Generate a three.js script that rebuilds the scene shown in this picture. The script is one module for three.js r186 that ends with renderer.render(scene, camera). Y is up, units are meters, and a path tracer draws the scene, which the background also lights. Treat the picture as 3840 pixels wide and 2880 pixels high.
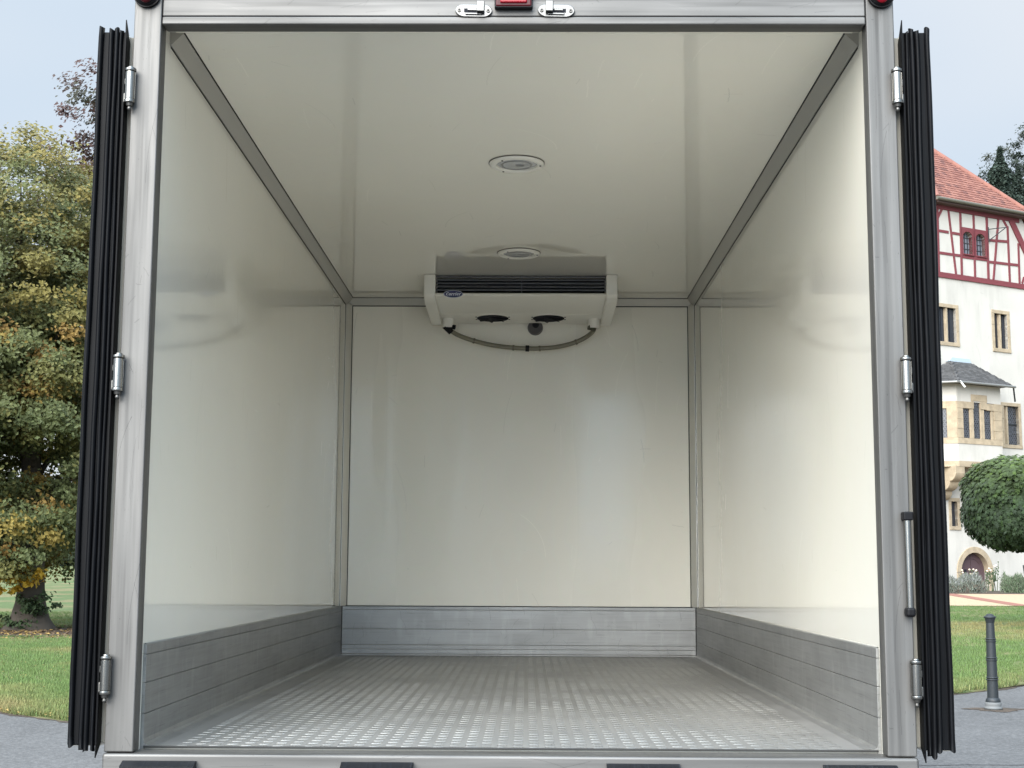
import * as THREE from 'three';
import { RoundedBoxGeometry } from 'three/addons/geometries/RoundedBoxGeometry.js';
import { mergeGeometries, toCreasedNormals } from 'three/addons/utils/BufferGeometryUtils.js';

// ------------------------------------------------------------------ camera, sky, sun, exposure
const scene = new THREE.Scene();
const camera = new THREE.PerspectiveCamera(30.56, 4 / 3, 0.1, 900);
camera.position.set(0.0449, 1.492, 3.8968);
camera.rotation.set(0.1317, 0.0109, 0.0048, 'YXZ');
const renderer = new THREE.WebGLRenderer({ antialias: true });
renderer.toneMapping = THREE.LinearToneMapping;
renderer.toneMappingExposure = 4.15;
renderer.shadowMap.enabled = true;
const SUN_DIR = new THREE.Vector3(-0.36, 0.54, 0.76).normalize();
const sun = new THREE.DirectionalLight(new THREE.Color(1, 0.93, 0.84), 1.9);
sun.position.copy(SUN_DIR).multiplyScalar(60);
sun.castShadow = true; sun.shadow.radius = 110;
sun.shadow.mapSize.set(2048, 2048);
Object.assign(sun.shadow.camera, { left: -40, right: 40, top: 40, bottom: -40, near: 1, far: 160 });
scene.add(sun, sun.target);

// ------------------------------------------------------------------ noise and textures
function rng(seed) { let a = seed >>> 0; return () => { a = (a + 0x6d2b79f5) | 0; let t = Math.imul(a ^ (a >>> 15), 1 | a); t = (t + Math.imul(t ^ (t >>> 7), 61 | t)) ^ t; return ((t ^ (t >>> 14)) >>> 0) / 4294967296; }; }
function hash(x, y, s) { let h = Math.imul(x, 374761393) + Math.imul(y, 668265263) + Math.imul(s, 974634777); h = Math.imul(h ^ (h >>> 13), 1274126177); return ((h ^ (h >>> 16)) >>> 0) / 4294967296; }
function vnoise(x, y, px, py, s) {               // value noise that repeats after px, py cells
  const xi = Math.floor(x), yi = Math.floor(y), fx = x - xi, fy = y - yi;
  const m = (a, p) => ((a % p) + p) % p, u = fx * fx * (3 - 2 * fx), v = fy * fy * (3 - 2 * fy);
  const a = hash(m(xi, px), m(yi, py), s), b = hash(m(xi + 1, px), m(yi, py), s), c = hash(m(xi, px), m(yi + 1, py), s), d = hash(m(xi + 1, px), m(yi + 1, py), s);
  return a + (b - a) * u + (c - a) * v + (a - b - c + d) * u * v;
}
function fbm(u, v, fx, fy, oct, s) { let t = 0, a = 0.5, n = 0; for (let i = 0; i < oct; i++) { t += a * vnoise(u * fx, v * fy, fx, fy, s + i * 17); n += a; a *= 0.5; fx *= 2; fy *= 2; } return t / n; }
const sm = (a, b, x) => { const t = Math.min(1, Math.max(0, (x - a) / (b - a))); return t * t * (3 - 2 * t); };
const lerp = (a, b, t) => a + (b - a) * t;
const enc = (c) => { c = Math.min(1, Math.max(0, c)); return 255 * (c <= 0.0031308 ? 12.92 * c : 1.055 * Math.pow(c, 1 / 2.4) - 0.055); };
function tex(n, fn, metres, color = true) {      // fn(u, v) -> linear value or [r, g, b]
  const d = new Uint8Array(n * n * 4);
  for (let j = 0; j < n; j++) for (let i = 0; i < n; i++) {
    const c = fn(i / n, j / n), k = (j * n + i) * 4;
    for (let q = 0; q < 3; q++) { const x = Array.isArray(c) ? c[q] : c; d[k + q] = color ? enc(x) : 255 * Math.min(1, Math.max(0, x)); }
    d[k + 3] = 255;
  }
  const t = new THREE.DataTexture(d, n, n); t.wrapS = t.wrapT = THREE.RepeatWrapping; t.magFilter = THREE.LinearFilter; t.minFilter = THREE.LinearMipmapLinearFilter; t.generateMipmaps = true;
  if (color) t.colorSpace = THREE.SRGBColorSpace;
  const [mu, mv] = Array.isArray(metres) ? metres : [metres, metres]; t.repeat.set(1 / mu, 1 / mv); t.needsUpdate = true; return t;
}
// the sky: a thin bright overcast, a little brighter overhead
{
  const w = 1024, h = 512, d = new Float32Array(w * h * 4);
  for (let j = 0; j < h; j++) {
    const el = ((j + 0.5) / h - 0.5) * Math.PI, e = Math.max(0, Math.sin(el));
    for (let i = 0; i < w; i++) {
      const n = fbm(i / w, j / h, 6, 8, 5, 3), m = fbm(i / w, j / h, 3, 5, 4, 71);
      const cl = sm(0.32, 0.72, n * 0.6 + m * 0.4), az = ((i + 0.5) / w - 0.5) * 2 * Math.PI, c0 = Math.cos(el), near = Math.max(0, SUN_DIR.x * c0 * Math.cos(az) + SUN_DIR.y * Math.sin(el) + SUN_DIR.z * c0 * Math.sin(az)), lift = (1 + 1.2 * sm(0.42, 1, e)) * (1 + 2.5 * sm(0.15, 1, near)), hz = 1 - sm(0, 0.28, e);
      const k = (j * w + i) * 4;
      d[k] = (lerp(0.122, 0.19, cl) + 0.014 * hz) * lift; d[k + 1] = (lerp(0.164, 0.203, cl) + 0.009 * hz) * lift; d[k + 2] = (lerp(0.208, 0.22, cl) + 0.002 * hz) * lift; d[k + 3] = 1;
    }
  }
  const t = new THREE.DataTexture(d, w, h, THREE.RGBAFormat, THREE.FloatType); t.mapping = THREE.EquirectangularReflectionMapping; t.magFilter = THREE.LinearFilter; t.needsUpdate = true;
  scene.background = t; scene.environment = t;
}

// ------------------------------------------------------------------ helpers
const std = (o) => new THREE.MeshStandardMaterial(o), phys = (o) => new THREE.MeshPhysicalMaterial(o);
const rgb = (r, g, b) => new THREE.Color().setRGB(r, g, b);
function uvm(g, turn = false) {                  // uv in metres from the dominant side of each face
  if (g.index) g = g.toNonIndexed();
  const p = g.attributes.position, n = g.attributes.normal, uv = new Float32Array(p.count * 2);
  for (let i = 0; i < p.count; i += 3) {
    let nx = 0, ny = 0, nz = 0;
    for (let q = 0; q < 3; q++) { nx += n.getX(i + q); ny += n.getY(i + q); nz += n.getZ(i + q); }
    nx = Math.abs(nx); ny = Math.abs(ny); nz = Math.abs(nz);
    for (let q = 0; q < 3; q++) {
      const x = p.getX(i + q), y = p.getY(i + q), z = p.getZ(i + q);
      let a = x, b = y; if (nx >= ny && nx >= nz) { a = z; b = y; } else if (ny > nz) { a = x; b = z; }
      uv[(i + q) * 2] = turn ? b : a; uv[(i + q) * 2 + 1] = turn ? a : b;
    }
  }
  g.setAttribute('uv', new THREE.BufferAttribute(uv, 2)); return g;
}
function bx(x0, x1, y0, y1, z0, z1, r = 0, turn = false) {
  const w = x1 - x0, h = y1 - y0, d = z1 - z0;
  const g = r > 0 ? new RoundedBoxGeometry(w, h, d, 2, Math.min(r, w * 0.49, h * 0.49, d * 0.49)) : new THREE.BoxGeometry(w, h, d);
  g.translate((x0 + x1) / 2, (y0 + y1) / 2, (z0 + z1) / 2); return uvm(g, turn);
}
function prism(poly, axis, a, b, turn = false, crease = 0) {   // convex polygon extruded along an axis; poly in (z,y) for x, (x,z) for y, (x,y) for z
  const P = (q, t) => axis === 'x' ? [t, q[1], q[0]] : axis === 'y' ? [q[0], t, q[1]] : [q[0], q[1], t];
  const v = [], n = poly.length, c = [0, 0];
  for (const q of poly) { c[0] += q[0] / n; c[1] += q[1] / n; }
  const C = new THREE.Vector3(...P(c, (a + b) / 2)), A = new THREE.Vector3(), B = new THREE.Vector3(), D = new THREE.Vector3(), N = new THREE.Vector3();
  const tri = (p, q, r) => { A.set(...p); B.set(...q); D.set(...r); N.crossVectors(B.clone().sub(A), D.clone().sub(A)); if (N.dot(A.clone().add(B).add(D).divideScalar(3).sub(C)) < 0) v.push(...p, ...r, ...q); else v.push(...p, ...q, ...r); };
  for (let i = 0; i < n; i++) { const q = poly[i], r = poly[(i + 1) % n]; tri(P(q, a), P(r, a), P(r, b)); tri(P(q, a), P(r, b), P(q, b)); if (i > 0 && i < n - 1) { tri(P(poly[0], a), P(q, a), P(poly[i + 1], a)); tri(P(poly[0], b), P(q, b), P(poly[i + 1], b)); } }
  let g = new THREE.BufferGeometry(); g.setAttribute('position', new THREE.Float32BufferAttribute(v, 3)); g.computeVertexNormals();
  if (crease) g = toCreasedNormals(g, crease);
  return uvm(g, turn);
}
function hull(list) {                            // free triangles: list of [p, q, r]
  const g = new THREE.BufferGeometry(); g.setAttribute('position', new THREE.Float32BufferAttribute(list.flat(2), 3)); g.computeVertexNormals(); return uvm(g);
}
const clean = (g) => { g = g.index ? g.toNonIndexed() : g; for (const k of Object.keys(g.attributes)) if (!['position', 'normal', 'uv'].includes(k)) g.deleteAttribute(k); return g; };
const merge = (gs) => mergeGeometries(gs.map(clean));
const used = {};
function numbered(n) { used[n] = (used[n] ?? -1) + 1; return used[n] ? n + '_' + String(used[n]).padStart(3, '0') : n; }
function mesh(name, g, m, parent) { const o = new THREE.Mesh(Array.isArray(g) ? merge(g) : g, m); o.name = parent ? name : numbered(name); o.castShadow = o.receiveShadow = true; (parent || scene).add(o); return o; }
function group(name, parent, at) { const o = new THREE.Group(); o.name = parent ? name : numbered(name); if (at) o.position.set(...at); (parent || scene).add(o); return o; }
function tag(o, label, category, grp) { o.userData.label = label; o.userData.category = category; if (grp) o.userData.group = grp; return o; }
function struct(name, g, m, label) { const o = mesh(name, g, m); o.userData.kind = 'structure'; if (label) o.userData.label = label; return o; }
const cyl = (r0, r1, h, seg = 20) => new THREE.CylinderGeometry(r0, r1, h, seg);
const V = (x, y, z) => new THREE.Vector3(x, y, z);
function tube(pts, r, seg = 40, rad = 10) { return new THREE.TubeGeometry(new THREE.CatmullRomCurve3(pts.map((p) => V(...p))), seg, r, rad); }
function bar(p, q, r0, r1 = r0, seg = 8) { const a = V(...p), b = V(...q), g = cyl(r1, r0, a.distanceTo(b), seg); g.applyQuaternion(new THREE.Quaternion().setFromUnitVectors(V(0, 1, 0), b.clone().sub(a).normalize())); g.translate((a.x + b.x) / 2, (a.y + b.y) / 2, (a.z + b.z) / 2); return g; }

// ------------------------------------------------------------------ materials
const aluCol = (s, lo, hi) => (u, v) => {
  const st = fbm(u, v, 48, 3, 3, s), bl = fbm(u, v, 5, 4, 4, s + 5), run = sm(0.6, 0.85, fbm(u, v, 30, 2, 3, s + 9));
  const t = 0.55 * st + 0.45 * bl, k = lerp(lo, hi, t) * (1 - 0.26 * run), spot = hash(Math.floor(u * 512), Math.floor(v * 512), s) > 0.9985 ? 0.7 : 1;
  return [k * spot, k * spot * 1.0, k * spot * 1.015];
};
const aluRough = (s, lo, hi) => (u, v) => lerp(lo, hi, 0.6 * fbm(u, v, 40, 4, 3, s) + 0.4 * fbm(u, v, 6, 6, 3, s + 3));
const T = {
  alu: tex(512, aluCol(11, 0.17, 0.44), [0.5, 1.3]), aluR: tex(256, aluRough(12, 0.42, 0.72), [0.5, 1.3], false),
  kick: tex(512, (u, v) => { const st = fbm(u, v, 4, 96, 3, 21), bl = fbm(u, v, 6, 5, 4, 25), dr = sm(0.6, 0.8, fbm(u, v, 24, 3, 3, 28)); let k = 0.3 + 0.06 * st + 0.12 * bl + 0.05 * dr; const sc = fbm(u, v, 7, 200, 2, 31); k *= 1 - 0.3 * sm(0.76, 0.9, sc); return [k * 0.985, k * 0.99, k * 0.975]; }, [1.1, 0.5]),
  kickR: tex(256, (u, v) => 0.34 + 0.16 * fbm(u, v, 5, 60, 3, 33), [1.1, 0.5], false),
  grp: tex(1024, (u, v) => { const n = fbm(u, v, 5, 5, 5, 41), k = 0.95 + 0.07 * (n - 0.5); return [0.945 * k, 0.912 * k, 0.805 * k * (1 + 0.03 * (fbm(u, v, 3, 4, 3, 45) - 0.5))]; }, 2.9),
  grpB: tex(256, (u, v) => 0.6 * fbm(u, v, 6, 6, 3, 47) + 0.4 * fbm(u, v, 90, 90, 2, 49), 0.55, false),
  grpR: tex(256, (u, v) => 0.1 + 0.03 * fbm(u, v, 5, 5, 3, 52), 1.9, false),
  rearR: tex(256, (u, v) => 0.09 + 0.34 * sm(0.25, 0.75, fbm(u, v, 9, 1, 4, 57)), [2.3, 2.3], false),
  floor: tex(512, (u, v) => { const tr = fbm(u, v, 7, 2, 3, 58), bl = fbm(u, v, 8, 14, 5, 59), st = sm(0.62, 0.8, fbm(u, v, 5, 9, 4, 60)); const k = (0.36 + 0.16 * bl + 0.1 * tr) * (1 - 0.2 * st); return [k, k * 0.995, k * 0.98]; }, [2.2, 4.5]),
  rubber: tex(256, (u, v) => { const k = 0.0015 + 0.0025 * fbm(u, v, 30, 6, 4, 61) + 0.004 * sm(0.62, 0.85, fbm(u, v, 60, 5, 3, 63)); return [k, k * 1.12, k * 1.4]; }, [0.12, 0.7]),
  asph: tex(1024, (u, v) => { const h = hash(Math.floor(u * 1024), Math.floor(v * 1024), 71), n = fbm(u, v, 110, 110, 3, 72), b = fbm(u, v, 4, 4, 4, 75); const k = 0.042 + 0.086 * n * n + 0.034 * b + (h > 0.93 ? 0.065 : h < 0.1 ? -0.02 : 0); return [k, k * 0.99, k * 0.985]; }, 2.6),
  asphB: tex(512, (u, v) => fbm(u, v, 150, 150, 2, 77), 2.2, false),
  lawn: tex(1024, (u, v) => { const n = fbm(u, v, 90, 90, 3, 81), p = sm(0.42, 0.68, fbm(u, v, 7, 7, 5, 84)), d = hash(Math.floor(u * 1024), Math.floor(v * 1024), 85); const g = lerp(0.7, 1.3, n) * (0.85 + 0.3 * d); return [lerp(0.068, 0.14, p) * g, lerp(0.106, 0.13, p) * g, lerp(0.03, 0.055, p) * g]; }, 7),
  soil: tex(512, (u, v) => { const n = fbm(u, v, 60, 60, 4, 91), k = 0.3 + 1.3 * n; return [0.06 * k, 0.043 * k, 0.03 * k]; }, 1.6),
  plaster: tex(512, (u, v) => { const k = 0.44 + 0.09 * (fbm(u, v, 5, 5, 5, 101) - 0.5) - 0.045 * sm(0.5, 0.8, fbm(u, v, 14, 3, 4, 105)); return [k, k * 0.955, k * 0.87]; }, 5),
  plasterB: tex(256, (u, v) => fbm(u, v, 24, 24, 4, 107), 1.2, false),
  stone: tex(512, (u, v) => { const n = fbm(u, v, 9, 9, 5, 111), k = 0.82 + 0.45 * (n - 0.5) + 0.2 * (fbm(u, v, 70, 70, 2, 113) - 0.5); return [0.385 * k, 0.31 * k, 0.215 * k]; }, 1.3),
  wood: tex(256, (u, v) => { const k = 0.75 + 0.5 * fbm(u, v, 5, 40, 4, 121); return [0.14 * k, 0.028 * k, 0.034 * k]; }, [1.2, 0.5]),
  bark: tex(256, (u, v) => { const k = 0.4 + 1.2 * fbm(u, v, 22, 5, 4, 131); return [0.06 * k, 0.05 * k, 0.04 * k]; }, [0.5, 1]),
  paver: tex(512, (u, v) => { const k = 0.8 + 0.35 * fbm(u, v, 40, 40, 3, 141); return [0.36 * k, 0.265 * k, 0.17 * k]; }, 2),
};
function marks(t, n, seed, dark) {
  const r = rng(seed), d = t.image.data, N = t.image.width;
  for (let i = 0; i < n; i++) {
    const kind = r(), x0 = r() * N, y0 = r() * N, a = kind < 0.4 ? Math.PI / 2 + (r() - 0.5) * 0.06 : r() * 6.28, l = kind < 0.4 ? 20 + 90 * r() : kind < 0.75 ? 6 + 26 * r() : 1 + 2 * r(), up = kind < 0.5 && r() < 0.6, f = up ? 1 + 0.06 * r() : 1 - dark * (0.25 + 0.75 * r()), bend = (r() - 0.5) * 0.02;
    for (let q = 0, x = x0, y = y0, b = a; q < l; q++, b += bend) { x += Math.cos(b); y += Math.sin(b); const k = ((((Math.floor(y) % N) + N) % N) * N + (((Math.floor(x) % N) + N) % N)) * 4; for (let c = 0; c < 3; c++) d[k + c] = Math.min(255, d[k + c] * f); }
  }
  t.needsUpdate = true;
}
marks(T.grp, 120, 901, 0.1); marks(T.kick, 300, 903, 0.18); marks(T.alu, 220, 905, 0.24); marks(T.plaster, 120, 907, 0.12);
const shared = (t, turn) => { const c = t.clone(); c.needsUpdate = true; return c; };
const M = {
  alu: phys({ map: T.alu, roughnessMap: T.aluR, roughness: 1, metalness: 0.7, color: rgb(0.45, 0.442, 0.42) }),
  aluDark: std({ map: T.kick, roughnessMap: T.kickR, roughness: 1, metalness: 0.7, color: rgb(0.72, 0.72, 0.7) }),
  kick: std({ map: T.kick, roughnessMap: T.kickR, roughness: 1, metalness: 0.62, color: rgb(0.72, 0.72, 0.715) }),
  tread: std({ color: rgb(0.29, 0.29, 0.285), roughness: 0.42, metalness: 0.65 }),
  trim: std({ color: rgb(0.5, 0.49, 0.46), roughness: 0.42, metalness: 0.6 }),
  trimPale: std({ color: rgb(0.8, 0.79, 0.75), roughness: 0.38, metalness: 0.7 }),
  floor: std({ map: T.floor, roughness: 0.5, metalness: 0.5, color: rgb(0.6, 0.6, 0.595) }),
  sill: std({ map: T.kick, roughness: 0.6, metalness: 0.3, color: rgb(0.22, 0.22, 0.2) }),
  grp: phys({ map: T.grp, roughnessMap: T.grpR, roughness: 1, specularIntensity: 1, bumpMap: T.grpB, bumpScale: 0.00006, ior: 1.52, clearcoat: 1, clearcoatRoughness: 0.03 }),
  grpRear: phys({ map: T.grp, roughnessMap: T.rearR, roughness: 1, bumpMap: T.grpB, bumpScale: 0.0001 }),
  grpTrim: std({ map: T.grp, roughness: 0.4 }),
  sealant: std({ color: rgb(0.025, 0.025, 0.024), roughness: 0.8 }),
  rubber: phys({ map: T.rubber, roughness: 0.48, specularIntensity: 0.22 }),
  pad: phys({ map: T.rubber, roughness: 0.42, specularIntensity: 0.6, color: rgb(2.2, 2.3, 2.5) }),
  steel: std({ color: rgb(0.24, 0.235, 0.22), roughness: 0.22, metalness: 1 }),
  steelDull: std({ color: rgb(0.13, 0.127, 0.12), roughness: 0.42, metalness: 0.9 }),
  chrome: std({ color: rgb(0.125, 0.127, 0.126), roughness: 0.25, metalness: 1 }),
  black: phys({ color: rgb(0.004, 0.004, 0.005), roughness: 0.5, specularIntensity: 0.4 }),
  hole: std({ color: rgb(0.006, 0.007, 0.012), roughness: 0.9 }),
  redLens: phys({ color: rgb(0.2, 0.003, 0.011), roughness: 0.22, specularIntensity: 0.6 }),
  redDark: phys({ color: rgb(0.05, 0.003, 0.006), roughness: 0.3, specularIntensity: 0.5 }),
  cream: phys({ color: rgb(0.83, 0.81, 0.74), roughness: 0.36 }),
  lens: phys({ color: rgb(0.4, 0.41, 0.42), roughness: 0.2, clearcoat: 0.6 }),
  louvre: std({ color: rgb(0.2, 0.21, 0.25), roughness: 0.4 }),
  hose: phys({ color: rgb(0.2, 0.185, 0.13), roughness: 0.3 }),
  asphalt: std({ map: T.asph, bumpMap: T.asphB, bumpScale: 0.004, roughness: 0.85 }),
  lawn: std({ map: T.lawn, roughness: 1 }),
  soil: std({ map: T.soil, bumpMap: T.soil, bumpScale: 0.03, roughness: 1 }),
  plaster: std({ map: T.plaster, bumpMap: T.plasterB, bumpScale: 0.0015, roughness: 0.95 }),
  stone: std({ map: T.stone, bumpMap: T.stone, bumpScale: 0.006, roughness: 0.9 }),
  timber: std({ map: T.wood, roughness: 0.7, bumpMap: T.wood, bumpScale: 0.004 }),
  bark: std({ map: T.bark, bumpMap: T.bark, bumpScale: 0.02, roughness: 1 }),
  paver: std({ map: T.paver, roughness: 0.95 }),
  paverRed: std({ map: T.paver, color: rgb(0.62, 0.36, 0.4), roughness: 0.95 }),
  iron: std({ color: rgb(0.017, 0.021, 0.024), roughness: 0.5, metalness: 0.1 }),
};

// ------------------------------------------------------------------ ground
const bnd = [[-150, -60], [-40, -24], [-12, -15.7], [-5.46, -11.08], [-4.5, -10.3], [-2, -9.4], [1, -9.9], [3.5, -12.1], [5.3, -13.84], [6.7, -15.35], [10, -17.6], [40, -30], [150, -60]];
function edgeZ(x) { for (let i = 1; i < bnd.length; i++) if (x <= bnd[i][0]) { const [a, b] = [bnd[i - 1], bnd[i]], t = (x - a[0]) / (b[0] - a[0]); return lerp(a[1], b[1], t) + 0.12 * Math.sin(x * 2.3) + 0.06 * Math.sin(x * 7.1 + 1); } return -60; }
function ground(x, z) {
  const s = -z, r = Math.min(1, Math.max(0, (s - 13.1) / 29)), hr = 0.78 * Math.pow(r, 1.3) + Math.max(0, s - 60) * 0.02, hl = Math.max(0, s - 30) * 0.018;
  return lerp(hl, hr, sm(-4, 4, x));
}
{
  const g = new THREE.PlaneGeometry(900, 900, 1, 1).rotateX(-Math.PI / 2).translate(0, 0, 0);
  struct('asphalt_road', uvm(g), M.asphalt);
  const xs = []; for (let i = 0; i <= 240; i++) { const t = i / 120 - 1; xs.push(150 * Math.sign(t) * Math.pow(Math.abs(t), 1.9)); }
  const R = 120, v = [], idx = [], uv = [];
  for (const x of xs) for (let j = 0; j <= R; j++) { const z0 = edgeZ(x), z = lerp(z0, -420, Math.pow(j / R, 2.6)), lip = j === 0 ? -0.01 : 0.03 * sm(0, 0.35, z0 - z) + 0.006; v.push(x, ground(x, z) + lip, z); uv.push(x, z); }
  for (let i = 0; i < xs.length - 1; i++) for (let j = 0; j < R; j++) { const a = i * (R + 1) + j, b = a + R + 1; idx.push(a, b, a + 1, b, b + 1, a + 1); }
  const l = new THREE.BufferGeometry(); l.setAttribute('position', new THREE.Float32BufferAttribute(v, 3)); l.setAttribute('uv', new THREE.Float32BufferAttribute(uv, 2)); l.setIndex(idx); l.computeVertexNormals();
  struct('lawn', l, M.lawn);
  // a sheet that follows the rise of the lawn
  const sheet = (x0, x1, z0, z1, up, skew = 0) => { const q = new THREE.PlaneGeometry(1, 1, 24, 24), p = q.attributes.position; for (let i = 0; i < p.count; i++) { const a = p.getX(i) + 0.5, b = p.getY(i) + 0.5, z = lerp(z0, z1, b), x = lerp(x0, x1, a) + skew * b; p.setXYZ(i, x, ground(x, z) + up, z); } q.computeVertexNormals(); return uvm(q); };
  struct('garden_path', sheet(4, 34, -35, -41.6, 0.05), M.paver);
  struct('garden_path_band', sheet(13.35, 13.85, -35, -41.6, 0.056, -0.15), M.paverRed);
  struct('planting_bed', sheet(4, 34, -41.6, -52, 0.06), M.soil);
}

// ------------------------------------------------------------------ the truck
const A = 1.1, AO = 1.0204, YB = 0.998, YT = 3.058, AI = 1.034, H = 3.093, L = 4.345, TH = 0.06;
const truck = group('truck', null, [0, 0, 0]);
tag(truck, 'empty white refrigerated truck body with aluminium rear frame and its two rear doors folded open', 'truck');
const tp = (name, g, m, label) => { const o = mesh(name, g, m, truck); if (label) o.userData.label = label; return o; };
// rear portal frame
for (const s of [-1, 1]) { const [a, b] = s < 0 ? [-A, -AO] : [AO, A]; tp('frame_post', bx(a, b, YB, 3.25, -TH, 0, 0.004), M.alu); }
tp('top_beam', [bx(-AO + 0.0015, AO - 0.0015, 3.084, 3.25, -TH, -0.003, 0.004, true), bx(-AO + 0.0015, AO - 0.0015, YT, 3.0825, -TH, 0, 0.005, true), bx(-AO + 0.003, AO - 0.003, 3.07, 3.1, -TH + 0.004, -0.012, 0, true)], M.alu);
tp('bottom_beam', bx(-A - 0.004, A + 0.004, 0.78, 0.9955, -0.09, 0.004, 0.009, true), M.alu);
tp('door_sill', bx(-AO, AO, 0.93, 0.972, -0.118, -0.012, 0), M.sill); tp('floor_edge', bx(-AO, AO, 0.9725, 0.9965, -0.1175, -0.104, 0.002), M.sill); tp('sealant_bead', tube([[-AI + 0.01, 0.9985, -0.119], [0, 0.9985, -0.119], [AI - 0.01, 0.9985, -0.119]], 0.0035, 20, 6), M.sealant);
// cargo body shell
for (const s of [-1, 1]) { const [a, b] = s < 0 ? [-1.096, -AI] : [AI, 1.096]; tp('side_wall', bx(a, b, 0.86, 3.2, -L - 0.07, -TH - 0.001), M.grp); }
tp('ceiling_panel', bx(-AI + 0.0005, AI - 0.0005, H, 3.19, -L - 0.07, -TH - 0.001), M.grp);
tp('front_wall', bx(-AI + 0.0005, AI - 0.0005, 0.86, H - 0.0005, -L - 0.07, -L), M.grpRear);
tp('ceiling_lip', bx(-AO + 0.01, AO - 0.01, 3.082, H - 0.001, -0.128, -0.063, 0.003, true), M.grpTrim);
tp('ceiling_joint', bx(-AO + 0.02, AO - 0.02, H - 0.003, H + 0.002, -0.1335, -0.129), M.sealant);
// corner trims, chamfered aluminium strips
const c = 0.04, zf = -0.15;
for (const s of [-1, 1]) {
  tp('corner_trim', prism([[s * AI, H - c], [s * (AI - 0.004), H - c], [s * (AI - c), H - 0.004], [s * (AI - c), H], [s * AI, H]], 'z', -L + c * 0.5, zf), M.trim);
  tp('corner_trim', prism([[s * AI, -L + 0.034], [s * (AI - 0.004), -L + 0.034], [s * (AI - 0.034), -L + 0.004], [s * (AI - 0.034), -L], [s * AI, -L]], 'y', 1.283, H - c * 0.9), M.trimPale);
  tp('sealant_bead', [tube([[s * AI, H - c - 0.002, zf - 0.01], [s * AI, H - c - 0.002, -2], [s * AI, H - c - 0.002, -L + c]], 0.0025, 30, 6), tube([[s * (AI - c - 0.002), H, zf], [s * (AI - c - 0.002), H, -2], [s * (AI - c - 0.002), H, -L + c]], 0.0025, 30, 6),
    tube([[s * AI, 1.283, -L + 0.036], [s * AI, 2, -L + 0.036], [s * AI, H - c, -L + 0.036]], 0.0025, 20, 6), tube([[s * (AI - 0.037), 1.283, -L], [s * (AI - 0.037), 2, -L], [s * (AI - 0.037), H - c, -L]], 0.003, 20, 6)], M.sealant);
}
tp('corner_trim', prism([[-L, H - c], [-L + 0.004, H - c], [-L + c, H - 0.004], [-L + c, H], [-L, H]], 'x', -AI + c * 0.6, AI - c * 0.6), M.trimPale);
tp('sealant_bead', [tube([[-AI + c, H - c - 0.003, -L], [0, H - c - 0.003, -L], [AI - c, H - c - 0.003, -L]], 0.003, 20, 6), tube([[-AI + c, H, -L + c + 0.003], [0, H, -L + c + 0.003], [AI - c, H, -L + c + 0.003]], 0.003, 20, 6),
  tube([[-AI, 1.2825, -L + 0.006], [0, 1.2825, -L + 0.006], [AI, 1.2825, -L + 0.006]], 0.004, 20, 6), tube([[-AI + 0.009, 1.0, -L + 0.011], [-AI + 0.009, 1.15, -L + 0.011], [-AI + 0.009, 1.28, -L + 0.011]], 0.005, 10, 6), tube([[AI - 0.009, 1.0, -L + 0.011], [AI - 0.009, 1.15, -L + 0.011], [AI - 0.009, 1.28, -L + 0.011]], 0.005, 10, 6)], M.sealant);
// kick plates: planks with fine joints
for (const s of [-1, 1]) {
  const k = group('kick_plate', truck); const [a, b] = s < 0 ? [-AI + 0.0005, -AI + 0.009] : [AI - 0.009, AI - 0.0005];
  for (const [y0, y1] of [[1.0, 1.0875], [1.089, 1.173], [1.1745, 1.2515], [1.253, 1.28]]) mesh('plank', bx(a, b, y0, y1, -L + 0.01, -0.118, 0.0012), M.kick, k);
  mesh('cove_strip', prism(s < 0 ? [[-AI + 0.009, 1.0], [-AI + 0.009, 1.02], [-AI + 0.012, 1.008], [-AI + 0.02, 1.003], [-AI + 0.045, 1.0]] : [[AI - 0.009, 1.0], [AI - 0.009, 1.02], [AI - 0.012, 1.008], [AI - 0.02, 1.003], [AI - 0.045, 1.0]], 'z', -L + 0.012, -0.119), M.kick, k);
  mesh('edge_sealant', [tube([[s * (AI - 0.004), 1.2815, -0.12], [s * (AI - 0.004), 1.2815, -2], [s * (AI - 0.004), 1.2815, -L + 0.02]], 0.0025, 20, 6)], std({ color: rgb(0.3, 0.3, 0.28), roughness: 0.7 }), k);
}
{
  const k = group('kick_plate', truck);
  for (const [y0, y1] of [[1.012, 1.0375], [1.039, 1.062], [1.0635, 1.1515], [1.153, 1.2615], [1.263, 1.281]]) mesh('plank', bx(-AI + 0.011, AI - 0.011, y0, y1, -L + 0.001, -L + 0.01, 0.0012), M.kick, k);
  mesh('cove_strip', bx(-AI + 0.011, AI - 0.011, 1.0, 1.0105, -L + 0.001, -L + 0.014, 0.003), M.kick, k);
}
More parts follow.
